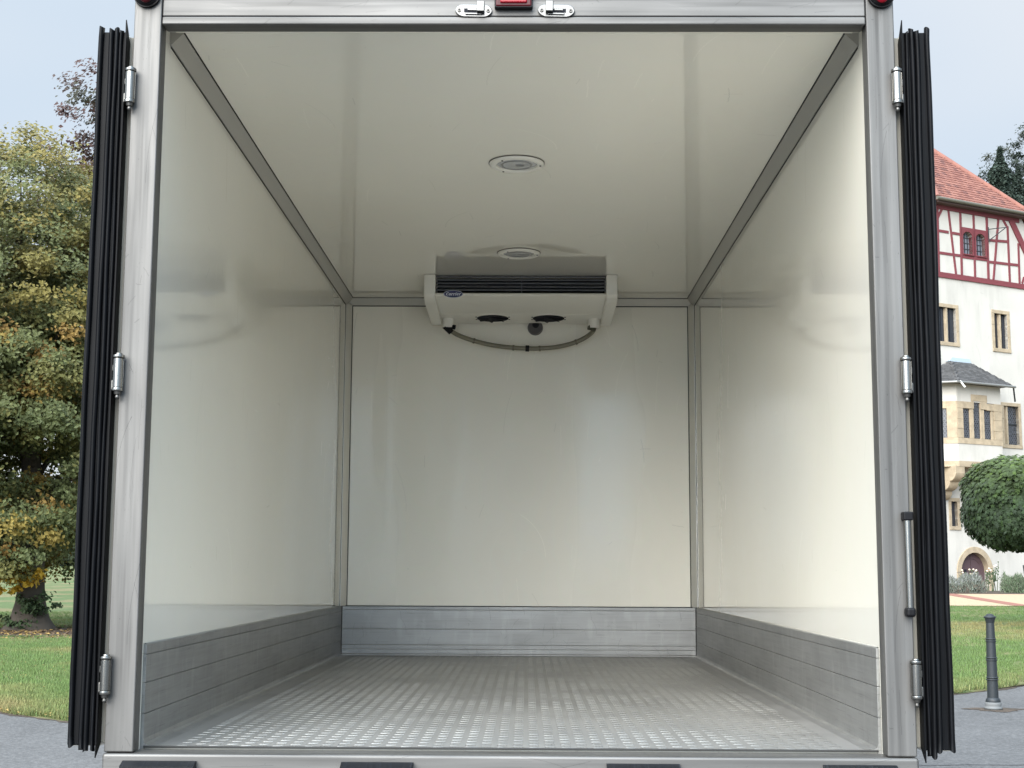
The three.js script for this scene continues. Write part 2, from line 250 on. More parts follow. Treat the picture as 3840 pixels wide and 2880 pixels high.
// tread plate floor: the sheet and its raised bars, five across and five along by turns
{
  tp('floor_plate', bx(-AI + 0.0005, AI - 0.0005, 0.93, 1.0, -L + 0.0005, -0.118, 0), M.floor);
  const one = new THREE.SphereGeometry(1, 7, 4, 0, Math.PI * 2, 0, Math.PI / 2); one.scale(0.016, 0.001, 0.0022);
  const ms = [], cell = 0.045, cz0 = 0.032, r = rng(5), q = new THREE.Quaternion(), X = (AI - 0.075);
  const nx = Math.floor(2 * X / cell), nz = Math.floor((L - 0.16) / cz0);
  for (let i = 0; i < nx; i++) for (let j = 0; j < nz; j++) {
    const cx = -X + (i + 0.5) * cell + (2 * X - nx * cell) / 2, cz = -0.128 - (j + 0.5) * cz0, across = (i + j) % 2 === 0;
    for (let k = 0; k < (across ? 3 : 4); k++) { const o = across ? (k - 1) * 0.0066 : (k - 1.5) * 0.0088; q.setFromAxisAngle(V(0, 1, 0), across ? 0.1 : Math.PI / 2 + 0.1); ms.push(new THREE.Matrix4().compose(V(cx + (across ? 0 : o), 1.0, cz + (across ? o : 0)), q, V(across ? 1 : 0.85, (across ? 1.2 : 0.4) * (0.75 + 0.4 * r()), across ? 0.85 : 0.7))); }
  }
  const im = new THREE.InstancedMesh(one, M.tread, ms.length); ms.forEach((m, i) => { im.setMatrixAt(i, m); const x = m.elements[12], z = m.elements[14], w = fbm((x + 1.5) / 3, -z / 5, 9, 14, 4, 951), k = 0.72 + 0.42 * sm(0.3, 0.7, w) + 0.25 * (r() - 0.5); im.setColorAt(i, new THREE.Color().setRGB(k, k, k * 0.98)); }); im.name = 'tread_bars'; im.userData.kind = 'stuff'; im.receiveShadow = true; truck.add(im);
}
// rubber buffers on the bottom beam
for (const [x0, x1] of [[-1.045, -0.846], [-0.453, -0.259], [0.262, 0.459], [0.844, 1.041]]) {
  const g = group('rubber_buffer', truck);
  mesh('buffer_base', prism([[0.0045, 0.86], [0.0045, 0.977], [0.012, 0.977], [0.04, 0.966], [0.04, 0.872], [0.012, 0.862]], 'x', x0, x1), M.pad, g);
  mesh('buffer_pad', bx(x0 + 0.012, x1 - 0.012, 0.876, 0.962, 0.038, 0.056, 0.007), M.rubber, g);
}
// lamps and latch keepers on the top beam
{
  const g = group('brake_light', truck);
  mesh('housing', bx(-0.051, 0.055, 3.104, 3.17, -0.002, 0.022, 0.006), M.redDark, g);
  mesh('lens', bx(-0.037, 0.041, 3.1135, 3.162, 0.018, 0.028, 0.004), M.redLens, g);
  mesh('rim', [bx(-0.053, -0.046, 3.102, 3.17, -0.002, 0.02, 0.003), bx(0.05, 0.057, 3.102, 3.17, -0.002, 0.02, 0.003), bx(-0.05, 0.054, 3.1015, 3.106, -0.002, 0.02, 0.002)], M.black, g);
  for (const s of [-1, 1]) {
    const k = group('marker_lamp', truck, [s * 1.0635, 3.145, 0]);
    const h = new THREE.SphereGeometry(1, 28, 14); h.scale(0.0385, 0.0385, 0.03); h.translate(0, 0, 0.002); const f = cyl(0.039, 0.039, 0.012, 28); f.rotateX(Math.PI / 2); f.translate(0, 0, 0.006);
    mesh('housing', [h, f], M.black, k);
    const n = new THREE.SphereGeometry(1, 24, 12); n.scale(0.021, 0.029, 0.012); n.translate(-0.002 * s, -0.003, 0.026); mesh('lens', n, s < 0 ? M.redDark : M.redLens, k);
    const keeper = group('latch_keeper', truck, [s < 0 ? -0.1135 : 0.1255, 3.0985, 0]); keeper.rotation.z = -0.02;
    const sh = new THREE.Shape(), w = 0.052, hh = 0.0175; sh.moveTo(-w + 0.02, hh); sh.lineTo(w - 0.02, hh); sh.quadraticCurveTo(w - 0.004, hh * 0.9, w, 0); sh.quadraticCurveTo(w - 0.004, -hh * 0.8, w - 0.022, -hh); sh.lineTo(-w + 0.022, -hh); sh.quadraticCurveTo(-w + 0.004, -hh * 0.8, -w, 0); sh.quadraticCurveTo(-w + 0.004, hh * 0.9, -w + 0.02, hh);
    const pl = new THREE.ExtrudeGeometry(sh, { depth: 0.004, bevelEnabled: true, bevelThickness: 0.002, bevelSize: 0.0018, bevelSegments: 2, curveSegments: 6 }); pl.translate(0, 0, -0.0015);
    mesh('plate', pl, M.chrome, keeper);
    mesh('slot', bx(s < 0 ? -0.028 : -0.01, s < 0 ? 0.01 : 0.028, -0.006, 0.0055, 0.0035, 0.0055, 0), M.hole, keeper);
    mesh('slider', [bx(s < 0 ? -0.018 : -0.006, s < 0 ? 0.012 : 0.02, -0.001, 0.004, 0.005, 0.009, 0.001), bx(-0.024, 0.024, -0.0135, -0.008, 0.004, 0.009, 0.0015)], M.chrome, keeper);
    mesh('catch', bx(s < 0 ? 0.009 : -0.031, s < 0 ? 0.031 : -0.009, -0.008, 0.0235, 0.002, 0.022, 0.002), M.chrome, keeper);
    for (const e of [-1, 1]) { const b = cyl(0.0052, 0.0056, 0.004, 14); b.rotateX(Math.PI / 2); b.translate(e * 0.042, 0, 0.0065); mesh('bolt', b, M.steelDull, keeper); const d = cyl(0.0026, 0.0026, 0.001, 6); d.rotateX(Math.PI / 2); d.translate(e * 0.042, 0, 0.0088); mesh('socket', d, M.hole, keeper); }
  }
}
// rear doors folded back along the sides, gasket edge towards us
function lip(x, w, h, y0, y1, seed, lean) {      // a soft ridge of rubber: half-oval section swept upwards
  const r = rng(seed), n = 64, m = 9, v = [], id = [], ph = r() * 6, ph2 = r() * 6;
  for (let j = 0; j <= n; j++) {
    const t = j / n, y = lerp(y0, y1, t), wob = 0.0012 * Math.sin(t * 9 + ph) + 0.0006 * Math.sin(t * 31 + ph2), curl = 0.002 * Math.pow(Math.abs(2 * t - 1), 60) * Math.sin(ph);
    for (let i = 0; i <= m; i++) { const a = Math.PI * i / m; v.push(x + wob - (w / 2) * Math.cos(a) + lean * Math.sin(a) + curl, y + (j === n ? 0.003 * Math.sin(a * 1.5 + ph) : j === 0 ? 0.003 * Math.sin(a * 2 + ph2) : 0), (h + curl) * Math.sin(a)); }
  }
  for (let j = 0; j < n; j++) for (let i = 0; i < m; i++) { const a = j * (m + 1) + i, b = a + m + 1; id.push(a, a + 1, b, a + 1, b + 1, b); }
  for (const j of [0, n]) for (let i = 1; i < m; i++) { const o = j * (m + 1); id.push(o, o + i, o + i + 1); }
  const g = new THREE.BufferGeometry(); g.setAttribute('position', new THREE.Float32BufferAttribute(v, 3)); g.setIndex(id); g.computeVertexNormals();
  const uv = []; for (let i = 0; i < v.length; i += 3) uv.push(v[i], v[i + 1]); g.setAttribute('uv', new THREE.Float32BufferAttribute(uv, 2)); return g;
}
for (const s of [-1, 1]) {
  const d = group('rear_door', truck, [s * 1.2035, 0, 0]); d.userData.label = s < 0 ? 'left rear door folded back, black rubber seals on its edge' : 'right rear door folded back, black rubber seals on its edge';
  const mx = (g) => { if (s > 0) { g = g.index ? g.toNonIndexed() : g; g.scale(-1, 1, 1); const p = g.attributes.position; for (const k of Object.keys(g.attributes)) { const a = g.attributes[k]; for (let i = 0; i < a.count; i += 3) for (let q = 0; q < a.itemSize; q++) { const t = a.array[(i + 1) * a.itemSize + q]; a.array[(i + 1) * a.itemSize + q] = a.array[(i + 2) * a.itemSize + q]; a.array[(i + 2) * a.itemSize + q] = t; } } } return g; };
  mesh('door_leaf', bx(-0.001 * 0 + 0.003, 0.084, 1.01, 3.035, -1.06, -0.03, 0.004), M.grp, d).scale.x = s < 0 ? 1 : -1;
  mesh('edge_profile', mx(bx(0.0845, 0.0985, 1.02, 3.03, -0.075, -0.03, 0.002)), std({ color: rgb(0.22, 0.21, 0.18), roughness: 0.7 }), d);
  mesh('gasket_base', mx(bx(0.001, 0.083, 1.015, 3.037, -0.0295, -0.006, 0.003)), M.rubber, d);
  const lips = [[0.0085, 0.016, 0.014, 1.012, 3.05, 0.001], [0.0385, 0.0155, 0.013, 1.005, 3.043, 0.001], [0.0545, 0.0145, 0.013, 1.0, 3.046, 0], [0.0685, 0.0115, 0.011, 1.002, 3.04, 0]];
  lips.forEach(([x, w, h, y0, y1, ln], i) => { const g = lip(x, w, h, y0 + (s > 0 ? 0.006 * Math.sin(i * 2.1) : 0), y1 + (s > 0 ? 0.006 * Math.sin(i * 3.3) - 0.002 : 0), 100 + i + (s > 0 ? 50 : 0), ln); g.translate(0, 0, -0.007); mesh('gasket_lip', mx(g), M.rubber, d); });
  // the flap lip next to the frame, cut to a point at both ends
  const fl = prism([[0.014, 0.984], [-0.03, 1.02], [-0.03, 3.01], [0.014, 3.066]], 'x', 0.0835, 0.0865); mesh('gasket_flap', mx(fl), M.rubber, d);
}
// hinges
{
  const prof = (p) => new THREE.LatheGeometry(p.map(([r, y]) => new THREE.Vector2(r, y)), 22);
  const barrel = prof([[0.0002, 0.045], [0.0132, 0.045], [0.0138, 0.044], [0.0138, -0.036], [0.0132, -0.037], [0.0002, -0.037]]);
  const top = prof([[0.0002, 0.06], [0.0085, 0.06], [0.0095, 0.059], [0.0095, 0.0555], [0.0152, 0.055], [0.0162, 0.0535], [0.0162, 0.048], [0.015, 0.0455], [0.0002, 0.0455]]);
  const bot = prof([[0.0002, -0.0375], [0.0148, -0.0375], [0.0158, -0.039], [0.0158, -0.046], [0.0146, -0.0475], [0.0002, -0.0475]]);
  const nut = cyl(0.0105, 0.0085, 0.008, 6); nut.translate(0, -0.052, 0);
  const fin = prof([[0.0002, -0.056], [0.005, -0.056], [0.0046, -0.06], [0.0062, -0.063], [0.0052, -0.067], [0.0002, -0.0705]]);
  for (const s of [-1, 1]) for (const y of [2.862, 2.029, 1.2]) {
    const h = group('hinge', truck, [s * 1.098, y, 0.019]);
    mesh('barrel', barrel, M.steel, h); mesh('collar', top, M.steel, h); mesh('collar', bot, M.steel, h); mesh('finial', [nut, fin], M.steelDull, h);
    const ribs = []; for (let i = 0; i < 12; i++) { const a = i / 12 * Math.PI * 2; ribs.push(bx(-0.0008, 0.0008, -0.035, 0.043, 0.0133, 0.0145).rotateY(a)); }
    mesh('rib', ribs, M.steel, h);
    const q = (x0, x1, ...r) => s < 0 ? bx(x0, x1, ...r) : bx(-x1, -x0, ...r);
    mesh('bracket', [q(-0.004, 0.012, -0.03, 0.045, -0.02, -0.008, 0.003), q(-0.02, -0.006, 0.008, 0.03, -0.022, -0.004, 0.005), q(-0.022, -0.006, -0.045, -0.014, -0.022, -0.004, 0.005)], M.steelDull, h);
  }
}
{ // the grab bar on the right post
  const g = group('grab_bar', truck, [1.088, 0, 0.02]);
  mesh('tube', [bar([0.0, 1.395, 0], [-0.001, 1.635, 0], 0.0098, 0.0098, 18)], M.steel, g);
  mesh('end_cap', bx(-0.0135, 0.013, 1.632, 1.656, -0.02, 0.014, 0.004), M.black, g); mesh('end_cap', bx(-0.0135, 0.013, 1.371, 1.397, -0.02, 0.014, 0.008), M.black, g);
}
// ceiling lamps
for (const z of [-1.514, -3.103]) {
  const g = group('ceiling_lamp', truck, [0, H, z]);
  const lat = (p) => { const q = new THREE.LatheGeometry(p.map(([r, y]) => new THREE.Vector2(r, y)), 48); return q; };
  mesh('seal', lat([[0.104, 0], [0.111, 0], [0.111, -0.0035], [0.104, -0.0035]]), std({ color: rgb(0.12, 0.11, 0.09), roughness: 0.7 }), g);
  mesh('lamp_ring', lat([[0.109, -0.001], [0.1075, -0.009], [0.1, -0.013], [0.086, -0.013], [0.081, -0.01], [0.08, -0.002]]), M.cream, g);
  mesh('lens', [lat([[0.0805, -0.004], [0.07, -0.0085], [0.05, -0.01], [0.0005, -0.0105]])], M.lens, g);
  mesh('reflector', lat([[0.062, -0.0088], [0.06, -0.0115], [0.057, -0.0115], [0.055, -0.0097]]), std({ color: rgb(0.2, 0.2, 0.2), roughness: 0.3 }), g); mesh('lens_clip', bx(-0.004, 0.03, -0.0125, -0.0098, -0.012, 0.01, 0.001), std({ color: rgb(0.2, 0.2, 0.2), roughness: 0.3 }), g);
  for (const a of [0.05, 2.2, 4.1]) { const q = cyl(0.0042, 0.0042, 0.003, 10); q.translate(0.094 * Math.cos(a), -0.0135, 0.094 * Math.sin(a)); mesh('screw', q, M.black, g); }
}
// the cooling unit under the ceiling at the front wall
{
  const g = group('cooling_unit', truck); g.userData.label = 'cream evaporator unit with dark louvres under the ceiling';
  const cxm = 0.008, X = 0.4655;
  for (const s of [-1, 1]) {
    const sh = new THREE.Shape(); sh.moveTo(-3.634, H - 0.002); sh.lineTo(-3.634, 2.99); sh.quadraticCurveTo(-3.64, 2.966, -3.7, 2.957); sh.lineTo(-4.17, 2.932); sh.quadraticCurveTo(-4.26, 2.926, -4.31, 2.945); sh.lineTo(-4.335, 2.99); sh.lineTo(-4.335, H - 0.002);
    const e = new THREE.ExtrudeGeometry(sh, { depth: 0.05, bevelEnabled: true, bevelThickness: 0.006, bevelSize: 0.006, bevelSegments: 3, curveSegments: 10 });
    e.translate(0, -0.006, 0.006); e.rotateY(-Math.PI / 2); e.scale(1, 1, 1); const p = e.attributes.position; for (let i = 0; i < p.count; i++) { const x = p.getX(i), z = p.getZ(i); p.setXYZ(i, -x, p.getY(i), z); }
    // the shape's x axis runs along z after the turn
    e.computeVertexNormals(); e.computeBoundingBox();
    const q = new THREE.BufferGeometry(); const src = e.index ? e.toNonIndexed() : e, arr = []; const P = src.attributes.position; for (let i = 0; i < P.count; i++) arr.push(P.getX(i), P.getY(i), -Math.abs(P.getZ(i)) * 1); q.setAttribute('position', new THREE.Float32BufferAttribute(arr, 3)); q.computeBoundingBox();
    const cx = (q.boundingBox.min.x + q.boundingBox.max.x) / 2; q.translate(cxm + s * (X + 0.0315) - cx, 0, 0); q.computeVertexNormals();
    mesh('end_cover', uvm(toCreasedNormals(q, 0.6)), M.cream, g);
    for (const [y, z] of [[2.985, -3.82], [2.968, -4.1]]) { mesh('clip', [bx(cxm + s * (X + 0.012) - 0.008, cxm + s * (X + 0.012) + 0.008, y - 0.027, y - 0.01, z - 0.02, z + 0.02, 0.003)], M.steelDull, g); }
    const sp = cyl(0.036, 0.033, 0.06, 20); sp.translate(cxm + s * 0.425, 2.925, -4.2); mesh('drain_spout', sp, M.cream, g);
  }
  // tray: rounded front lip, sloping underside
  const pts = [[-3.652, 2.993], [-3.642, 2.991], [-3.635, 2.986], [-3.634, 2.98], [-3.64, 2.975], [-3.655, 2.972], [-4.06, 2.954], [-4.07, 2.951], [-4.3, 2.942], [-4.3, 2.96], [-3.7, 2.992]];
  mesh('drip_tray', prism(pts, 'x', cxm - X, cxm + X, false, 0.35), M.cream, g);
  mesh('casing', bx(cxm - X, cxm + X, 2.985, H - 0.001, -4.33, -3.8), M.hole, g);
  mesh('casing', bx(cxm - X, cxm + X, 2.944, 2.984, -4.33, -4.305), M.cream, g);
  for (const y of [3.008, 3.0265, 3.045, 3.0635, 3.081]) { const q = bx(cxm - X + 0.002, cxm + X - 0.002, -0.0013, 0.0013, -0.022, 0.004, 0.001); q.rotateX(0.5); q.translate(0, y, -3.648); mesh('louvre', q, M.louvre, g); }
  mesh('divider', bx(cxm + 0.004, cxm + 0.007, 2.994, H - 0.002, -3.67, -3.645), M.louvre, g);
  for (const x of [-0.165, 0.16]) {             // fan openings in the underside
    const f = new THREE.Object3D(); f.position.set(x + cxm, 2.9478, -4.167); f.rotation.x = -0.04;
    const disc = cyl(0.092, 0.092, 0.006, 40), hub = cyl(0.03, 0.03, 0.008, 20); hub.translate(0, -0.003, 0);
    const bl = []; for (let i = 0; i < 7; i++) { const b = bx(0.028, 0.088, -0.0015, 0.0015, -0.016, 0.016, 0.001); b.rotateX(0.4); b.rotateY(i / 7 * Math.PI * 2); b.translate(0, -0.004, 0); bl.push(b); }
    for (let i = 0; i < 4; i++) { const a = (i < 2 ? 0 : Math.PI) + (i % 2 ? 0.32 : -0.32), t = cyl(0.006, 0.006, 0.006, 10); t.translate(0.1 * Math.cos(a), 0, 0.1 * Math.sin(a)); bl.push(t); }
    const all = [disc, hub, ...bl];
    const mm = mesh('fan', all, M.hole, g); mm.position.copy(f.position); mm.rotation.copy(f.rotation);
    const ring = new THREE.TorusGeometry(0.0945, 0.0035, 8, 44); ring.rotateX(Math.PI / 2); const rr = mesh('fan_ring', ring, M.cream, g); rr.position.copy(f.position); rr.rotation.copy(f.rotation); rr.position.y += 0.0005;
  }
  // badge
  const cv = document.createElement('canvas'); cv.width = 512; cv.height = 200; const k = cv.getContext('2d');
  k.fillStyle = '#c9cdd6'; k.fillRect(0, 0, 512, 200); k.fillStyle = '#0b1450'; k.beginPath(); k.ellipse(256, 100, 240, 90, 0, 0, Math.PI * 2); k.fill();
  k.fillStyle = '#e9ecf4'; k.font = 'italic bold 104px serif'; k.textAlign = 'center'; k.textBaseline = 'middle'; k.fillText('Carrier', 256, 98);
  const bt = new THREE.CanvasTexture(cv); bt.colorSpace = THREE.SRGBColorSpace;
  const bd = new THREE.CircleGeometry(1, 48); bd.scale(0.0535, 0.0205, 1); bd.translate(0, 0, 0.0042); const rim = cyl(1, 1, 0.004, 48); rim.rotateX(Math.PI / 2); rim.scale(0.0535, 0.0205, 1); rim.translate(0, 0, 0.002);
  const b1 = mesh('badge', bd, phys({ map: bt, roughness: 0.3 }), g), b2 = mesh('badge_rim', rim, std({ color: rgb(0.6, 0.62, 0.66), roughness: 0.3 }), g);
  for (const b of [b1, b2]) { b.position.set(-0.36, 2.983, -3.634); b.rotation.x = 0.05; }
  // drain hose
  const hp = [[-0.42, 2.9, -4.2], [-0.405, 2.882, -4.215], [-0.36, 2.858, -4.24], [-0.27, 2.829, -4.265], [-0.15, 2.803, -4.275], [-0.038, 2.79, -4.275], [0.045, 2.786, -4.275], [0.118, 2.786, -4.275], [0.23, 2.797, -4.275], [0.338, 2.826, -4.265], [0.405, 2.86, -4.24], [0.432, 2.885, -4.215], [0.436, 2.905, -4.2]];
  mesh('drain_hose', tube(hp, 0.0135, 90, 12), M.hose, g);
  const cur = new THREE.CatmullRomCurve3(hp.map((p) => V(...p)));
  const ringAt = (x, w, r, m, nm) => { let t = 0; for (let i = 0; i <= 400; i++) if (cur.getPoint(i / 400).x <= x) t = i / 400; const P = cur.getPoint(t), D = cur.getTangent(t), a = P.clone().addScaledVector(D, -w / 2), b = P.clone().addScaledVector(D, w / 2); mesh(nm, bar(a.toArray(), b.toArray(), r, r, 14), m, g); };
  for (const x of [-0.27, -0.035, 0.118, 0.335]) ringAt(x, 0.011, 0.0165, std({ color: rgb(0.14, 0.12, 0.08), roughness: 0.4 }), 'hose_clip');
  ringAt(0.045, 0.022, 0.0185, M.black, 'coupling'); ringAt(0.045, 0.06, 0.0125, M.steel, 'coupling_sleeve');
  mesh('elbow', [bar([-0.435, 2.905, -4.19], [-0.4, 2.868, -4.205], 0.021, 0.017, 14), bar([-0.43, 2.908, -4.19], [-0.375, 2.895, -4.19], 0.014, 0.014, 12)], M.black, g);
  mesh('elbow', [bar([0.4, 2.9, -4.19], [0.436, 2.893, -4.2], 0.016, 0.016, 12), bar([0.436, 2.905, -4.2], [0.43, 2.882, -4.215], 0.016, 0.0135, 12)], std({ color: rgb(0.05, 0.05, 0.03), roughness: 0.5 }), g);
}
{ const g = group('pipe_gland', truck, [0.092, 2.921, -L]); const a = cyl(0.042, 0.046, 0.03, 26); a.rotateX(Math.PI / 2); a.translate(0, 0, 0.015); mesh('collar', a, std({ color: rgb(0.09, 0.085, 0.085), roughness: 0.6 }), g); const b = cyl(0.02, 0.02, 0.012, 20); b.rotateX(Math.PI / 2); b.translate(0.002, 0.014, 0.027); mesh('pipe_end', b, M.hole, g); }
// underframe and wheels, mostly out of sight below the body
tp('chassis_rail', [bx(-0.48, -0.38, 0.55, 0.85, -6.2, -0.2), bx(0.38, 0.48, 0.55, 0.85, -6.2, -0.2)], M.black);
for (const s of [-1, 1]) { const w = group('wheel', truck, [s * 0.86, 0.37, -2.7]); const t = new THREE.TorusGeometry(0.27, 0.1, 12, 36); t.rotateY(Math.PI / 2); mesh('tyre', t, M.rubber, w); const r = cyl(0.21, 0.21, 0.16, 24); r.rotateZ(Math.PI / 2); mesh('rim', r, M.steelDull, w); }
// ------------------------------------------------------------------ the timber-framed manor house
{
  const house = group('manor_house', null, [16.102, 0.86, -47.103]); house.rotation.y = Math.atan2(0.495, 0.869);
  tag(house, 'white plastered manor house with dark red half-timbered gable and orange tiled half-hip roof', 'house');
  const Y = (y) => y - 0.86, hp = (n, g, m, p = house) => mesh(n, g, m, p);
  // gable wall with window holes
  const rectHole = (x0, x1, y0, y1) => { const h = new THREE.Path(); h.moveTo(x0, y0); h.lineTo(x0, y1); h.lineTo(x1, y1); h.lineTo(x1, y0); h.closePath(); return h; };
  const archHole = (x0, x1, y0, ys, rise) => { const h = new THREE.Path(), n = 20; h.moveTo(x0, y0); h.lineTo(x0, ys); for (let i = 1; i <= n; i++) { const a = Math.PI * (1 - i / n); h.lineTo((x0 + x1) / 2 + (x1 - x0) / 2 * Math.cos(a), ys + rise * Math.sin(a)); } h.lineTo(x1, y0); h.closePath(); return h; };
  const wall = new THREE.Shape(); [[-3.3, -1.2], [5.2, -1.2], [5.2, Y(11.7)], [3.15, Y(15.02)], [-1.25, Y(15.02)], [-3.3, Y(11.7)]].forEach(([x, y], i) => i ? wall.lineTo(x, y) : wall.moveTo(x, y));
  const twins = [[-1.34, -0.46, 9.78, 11.05], [1.52, 2.2, 9.76, 11.07]], mainW = [1.82, 2.6, 6.18, 7.62], small1 = [-1.04, -0.74, 3.12, 4.0];
  for (const w of [...twins, mainW, small1]) wall.holes.push(rectHole(w[0], w[1], Y(w[2]), Y(w[3])));
  wall.holes.push(archHole(0.04, 0.53, Y(13.16), Y(13.82), 0.2), archHole(0.71, 1.2, Y(13.16), Y(13.82), 0.2));
  wall.holes.push(archHole(-0.68, 0.72, -1.0, Y(1.5), 0.7));
  const we = new THREE.ExtrudeGeometry(wall, { depth: 0.45, bevelEnabled: false, curveSegments: 4 }); we.translate(0, 0, -0.45);
  hp('wall', uvm(we), M.plaster);
  hp('wall', [bx(-3.3, -2.85, -1.2, Y(11.7), -14, -0.451), bx(4.75, 5.2, -1.2, Y(11.7), -14, -0.451), bx(-3.3, 5.2, -1.2, Y(11.7), -14.4, -14)], M.plaster);
  hp('dark_interior', bx(-2.8, 4.7, -0.9, Y(14.4), -1.2, -1.1), M.hole);
  // stone window surrounds, mullions, glass
  const glass = phys({ color: rgb(0.018, 0.022, 0.03), roughness: 0.06, specularIntensity: 1 });
  const leadT = tex(256, (u, v) => { const row = Math.floor(v * 8), x = (u * 4 + (row % 2) * 0.5) % 1 - 0.5, y = (v * 8) % 1 - 0.5, d = Math.hypot(x, y * 0.8), e = d > 0.36 ? 0.16 : 0; const q = hash(row, Math.floor(u * 4 + (row % 2) * 0.5), 7); return [0.01 + e * 0.28 + 0.025 * q, 0.012 + e * 0.3 + 0.025 * q, 0.015 + e * 0.33 + 0.03 * q]; }, [0.42, 0.6]);
  const leaded = phys({ map: leadT, roughness: 0.18 });
  const surround = (parent, x0, x1, y0, y1, t, zo, mull, z0 = 0.02, gm = glass, pd = 0.12) => {
    const [a, b] = [Y(y0), Y(y1)];
    mesh('sill', bx(x0 - t, x1 + t, a - t, a, -0.32, z0 + 0.02, 0.012), M.stone, parent);
    mesh('lintel', bx(x0 - t, x1 + t, b, b + t, -0.32, z0, 0.012), M.stone, parent);
    const n = 3; for (const [p, q] of [[x0 - t, x0], [x1, x1 + t]]) for (let i = 0; i < n; i++) { const u = lerp(a, b, i / n) + 0.003, v = lerp(a, b, (i + 1) / n) - 0.003; mesh('jamb_stone', bx(p, q, u, v, -0.32, z0, 0.008), M.stone, parent); }
    for (const m of mull) mesh('mullion', prism([[m - 0.06, -pd], [m - 0.035, -0.02], [m + 0.035, -0.02], [m + 0.06, -pd]], 'y', a, b), M.stone, parent);
    const xs = [x0, ...mull, x1]; for (let i = 0; i < xs.length - 1; i++) mesh('pane', bx(xs[i] + 0.002, xs[i + 1] - 0.002, a, b, -pd - 0.015, -pd), gm, parent);
  };
  for (const w of twins) { const g = group('window', house); surround(g, w[0], w[1], w[2], w[3], 0.14, 0, [(w[0] + w[1]) / 2]); for (const x of [lerp(w[0], w[1], 0.25), lerp(w[0], w[1], 0.75)]) mesh('glazing_bar', bx(x - 0.01, x + 0.01, Y(w[2]), Y(w[3]), -0.118, -0.1), M.hole, g); }
  { const g = group('window', house); surround(g, mainW[0], mainW[1], mainW[2], mainW[3], 0.13, 0, [2.02], 0.02, leaded, 0.12); mesh('transom', bx(2.09, 2.6, Y(6.93), Y(6.98), -0.118, -0.09, 0.004), M.iron, g); }
  { const g = group('window', house); surround(g, small1[0], small1[1], small1[2], small1[3], 0.13, 0, []); for (const x of [-0.95, -0.86]) mesh('glazing_bar', bx(x - 0.012, x + 0.012, Y(3.12), Y(4.0), -0.2, -0.18), std({ color: rgb(0.16, 0.17, 0.2), roughness: 0.5 }), g); }
  // arched gable windows in red frames
  for (const [x0, x1] of [[0.04, 0.53], [0.71, 1.2]]) {
    const g = group('gable_window', house), cx = (x0 + x1) / 2, n = 20;
    const s = new THREE.Shape(), o = 0.0; s.moveTo(x0 - 0.08, Y(13.1)); s.lineTo(x1 + 0.1, Y(13.1)); s.lineTo(x1 + 0.1, Y(14.12)); s.lineTo(x0 - 0.08, Y(14.12)); s.closePath(); s.holes.push(archHole(x0, x1, Y(13.16), Y(13.82), 0.2));
    const e = new THREE.ExtrudeGeometry(s, { depth: 0.36, bevelEnabled: false }); e.translate(0, 0, -0.33); mesh('frame', uvm(e), M.timber, g);
    mesh('pane', bx(x0, x1, Y(13.16), Y(14.02), -0.17, -0.16), phys({ color: rgb(0.16, 0.175, 0.2), roughness: 0.08 }), g);
    const b = []; for (const x of [lerp(x0, x1, 0.22), cx, lerp(x0, x1, 0.8)]) b.push(bx(x - 0.013, x + 0.013, Y(13.16), Y(14.01), -0.158, -0.14)); for (const y of [13.4, 13.62, 13.82]) b.push(bx(x0, x1, Y(y) - 0.012, Y(y) + 0.012, -0.159, -0.141));
    for (const q of b) mesh('glazing_bar', q, M.iron, g);
    mesh('sill', bx(x0 - 0.02, x1 + 0.02, Y(13.12), Y(13.16), -0.2, 0.07, 0.008), M.timber, g);
  }
  // timber frame
  const beam = (p, q, w, d = 0.035, nm = 'timber_beam') => { const a = Math.atan2(q[1] - p[1], q[0] - p[0]), l = Math.hypot(q[0] - p[0], q[1] - p[1]); const g = bx(-l / 2, l / 2, -w / 2, w / 2, -0.1, d, 0.008); g.rotateZ(a); g.translate((p[0] + q[0]) / 2, Y((p[1] + q[1]) / 2), 0); hp(nm, g, M.timber); };
  beam([-2.95, 12.245], [4.85, 12.235], 0.2, 0.05);
  beam([-1.22, 14.84], [3.05, 14.84], 0.27, 0.048);
  for (const [p, q, w] of [[[-1.21, 14.72], [-1.24, 12.35], 0.1], [[-0.65, 14.7], [-0.38, 12.35], 0.09], [[-0.045, 14.7], [-0.08, 12.35], 0.1], [[0.64, 14.7], [0.6, 12.35], 0.095], [[1.33, 14.7], [1.3, 12.35], 0.11], [[1.95, 14.7], [1.56, 12.35], 0.095], [[2.43, 14.5], [2.43, 12.35], 0.095], [[2.98, 13.9], [2.955, 12.35], 0.09], [[3.75, 13.1], [3.72, 12.35], 0.1], [[-1.85, 13.7], [-1.85, 12.35], 0.1]]) beam(p, q, w, 0.03);
  for (const [p, q, w] of [[[-1.16, 13.885], [-0.68, 13.885], 0.1], [[-0.5, 13.88], [-0.1, 13.88], 0.1], [[1.39, 13.845], [1.76, 13.855], 0.1], [[1.88, 13.865], [2.39, 13.9], 0.1], [[-1.18, 13.06], [-0.52, 13.065], 0.1], [[-0.4, 13.065], [-0.13, 13.07], 0.1], [[0.0, 13.04], [0.55, 13.045], 0.1], [[0.65, 13.05], [1.24, 13.06], 0.1], [[1.36, 13.0], [1.62, 13.01], 0.1], [[1.72, 13.015], [2.38, 13.03], 0.1], [[2.48, 13.035], [2.92, 13.05], 0.1], [[0.0, 14.14], [1.28, 14.14], 0.07]]) beam(p, q, w, 0.026);
  beam([2.62, 14.75], [4.55, 11.75], 0.26, 0.055); beam([-0.9 - 0.4, 14.85], [-2.75, 12.3], 0.2, 0.055);
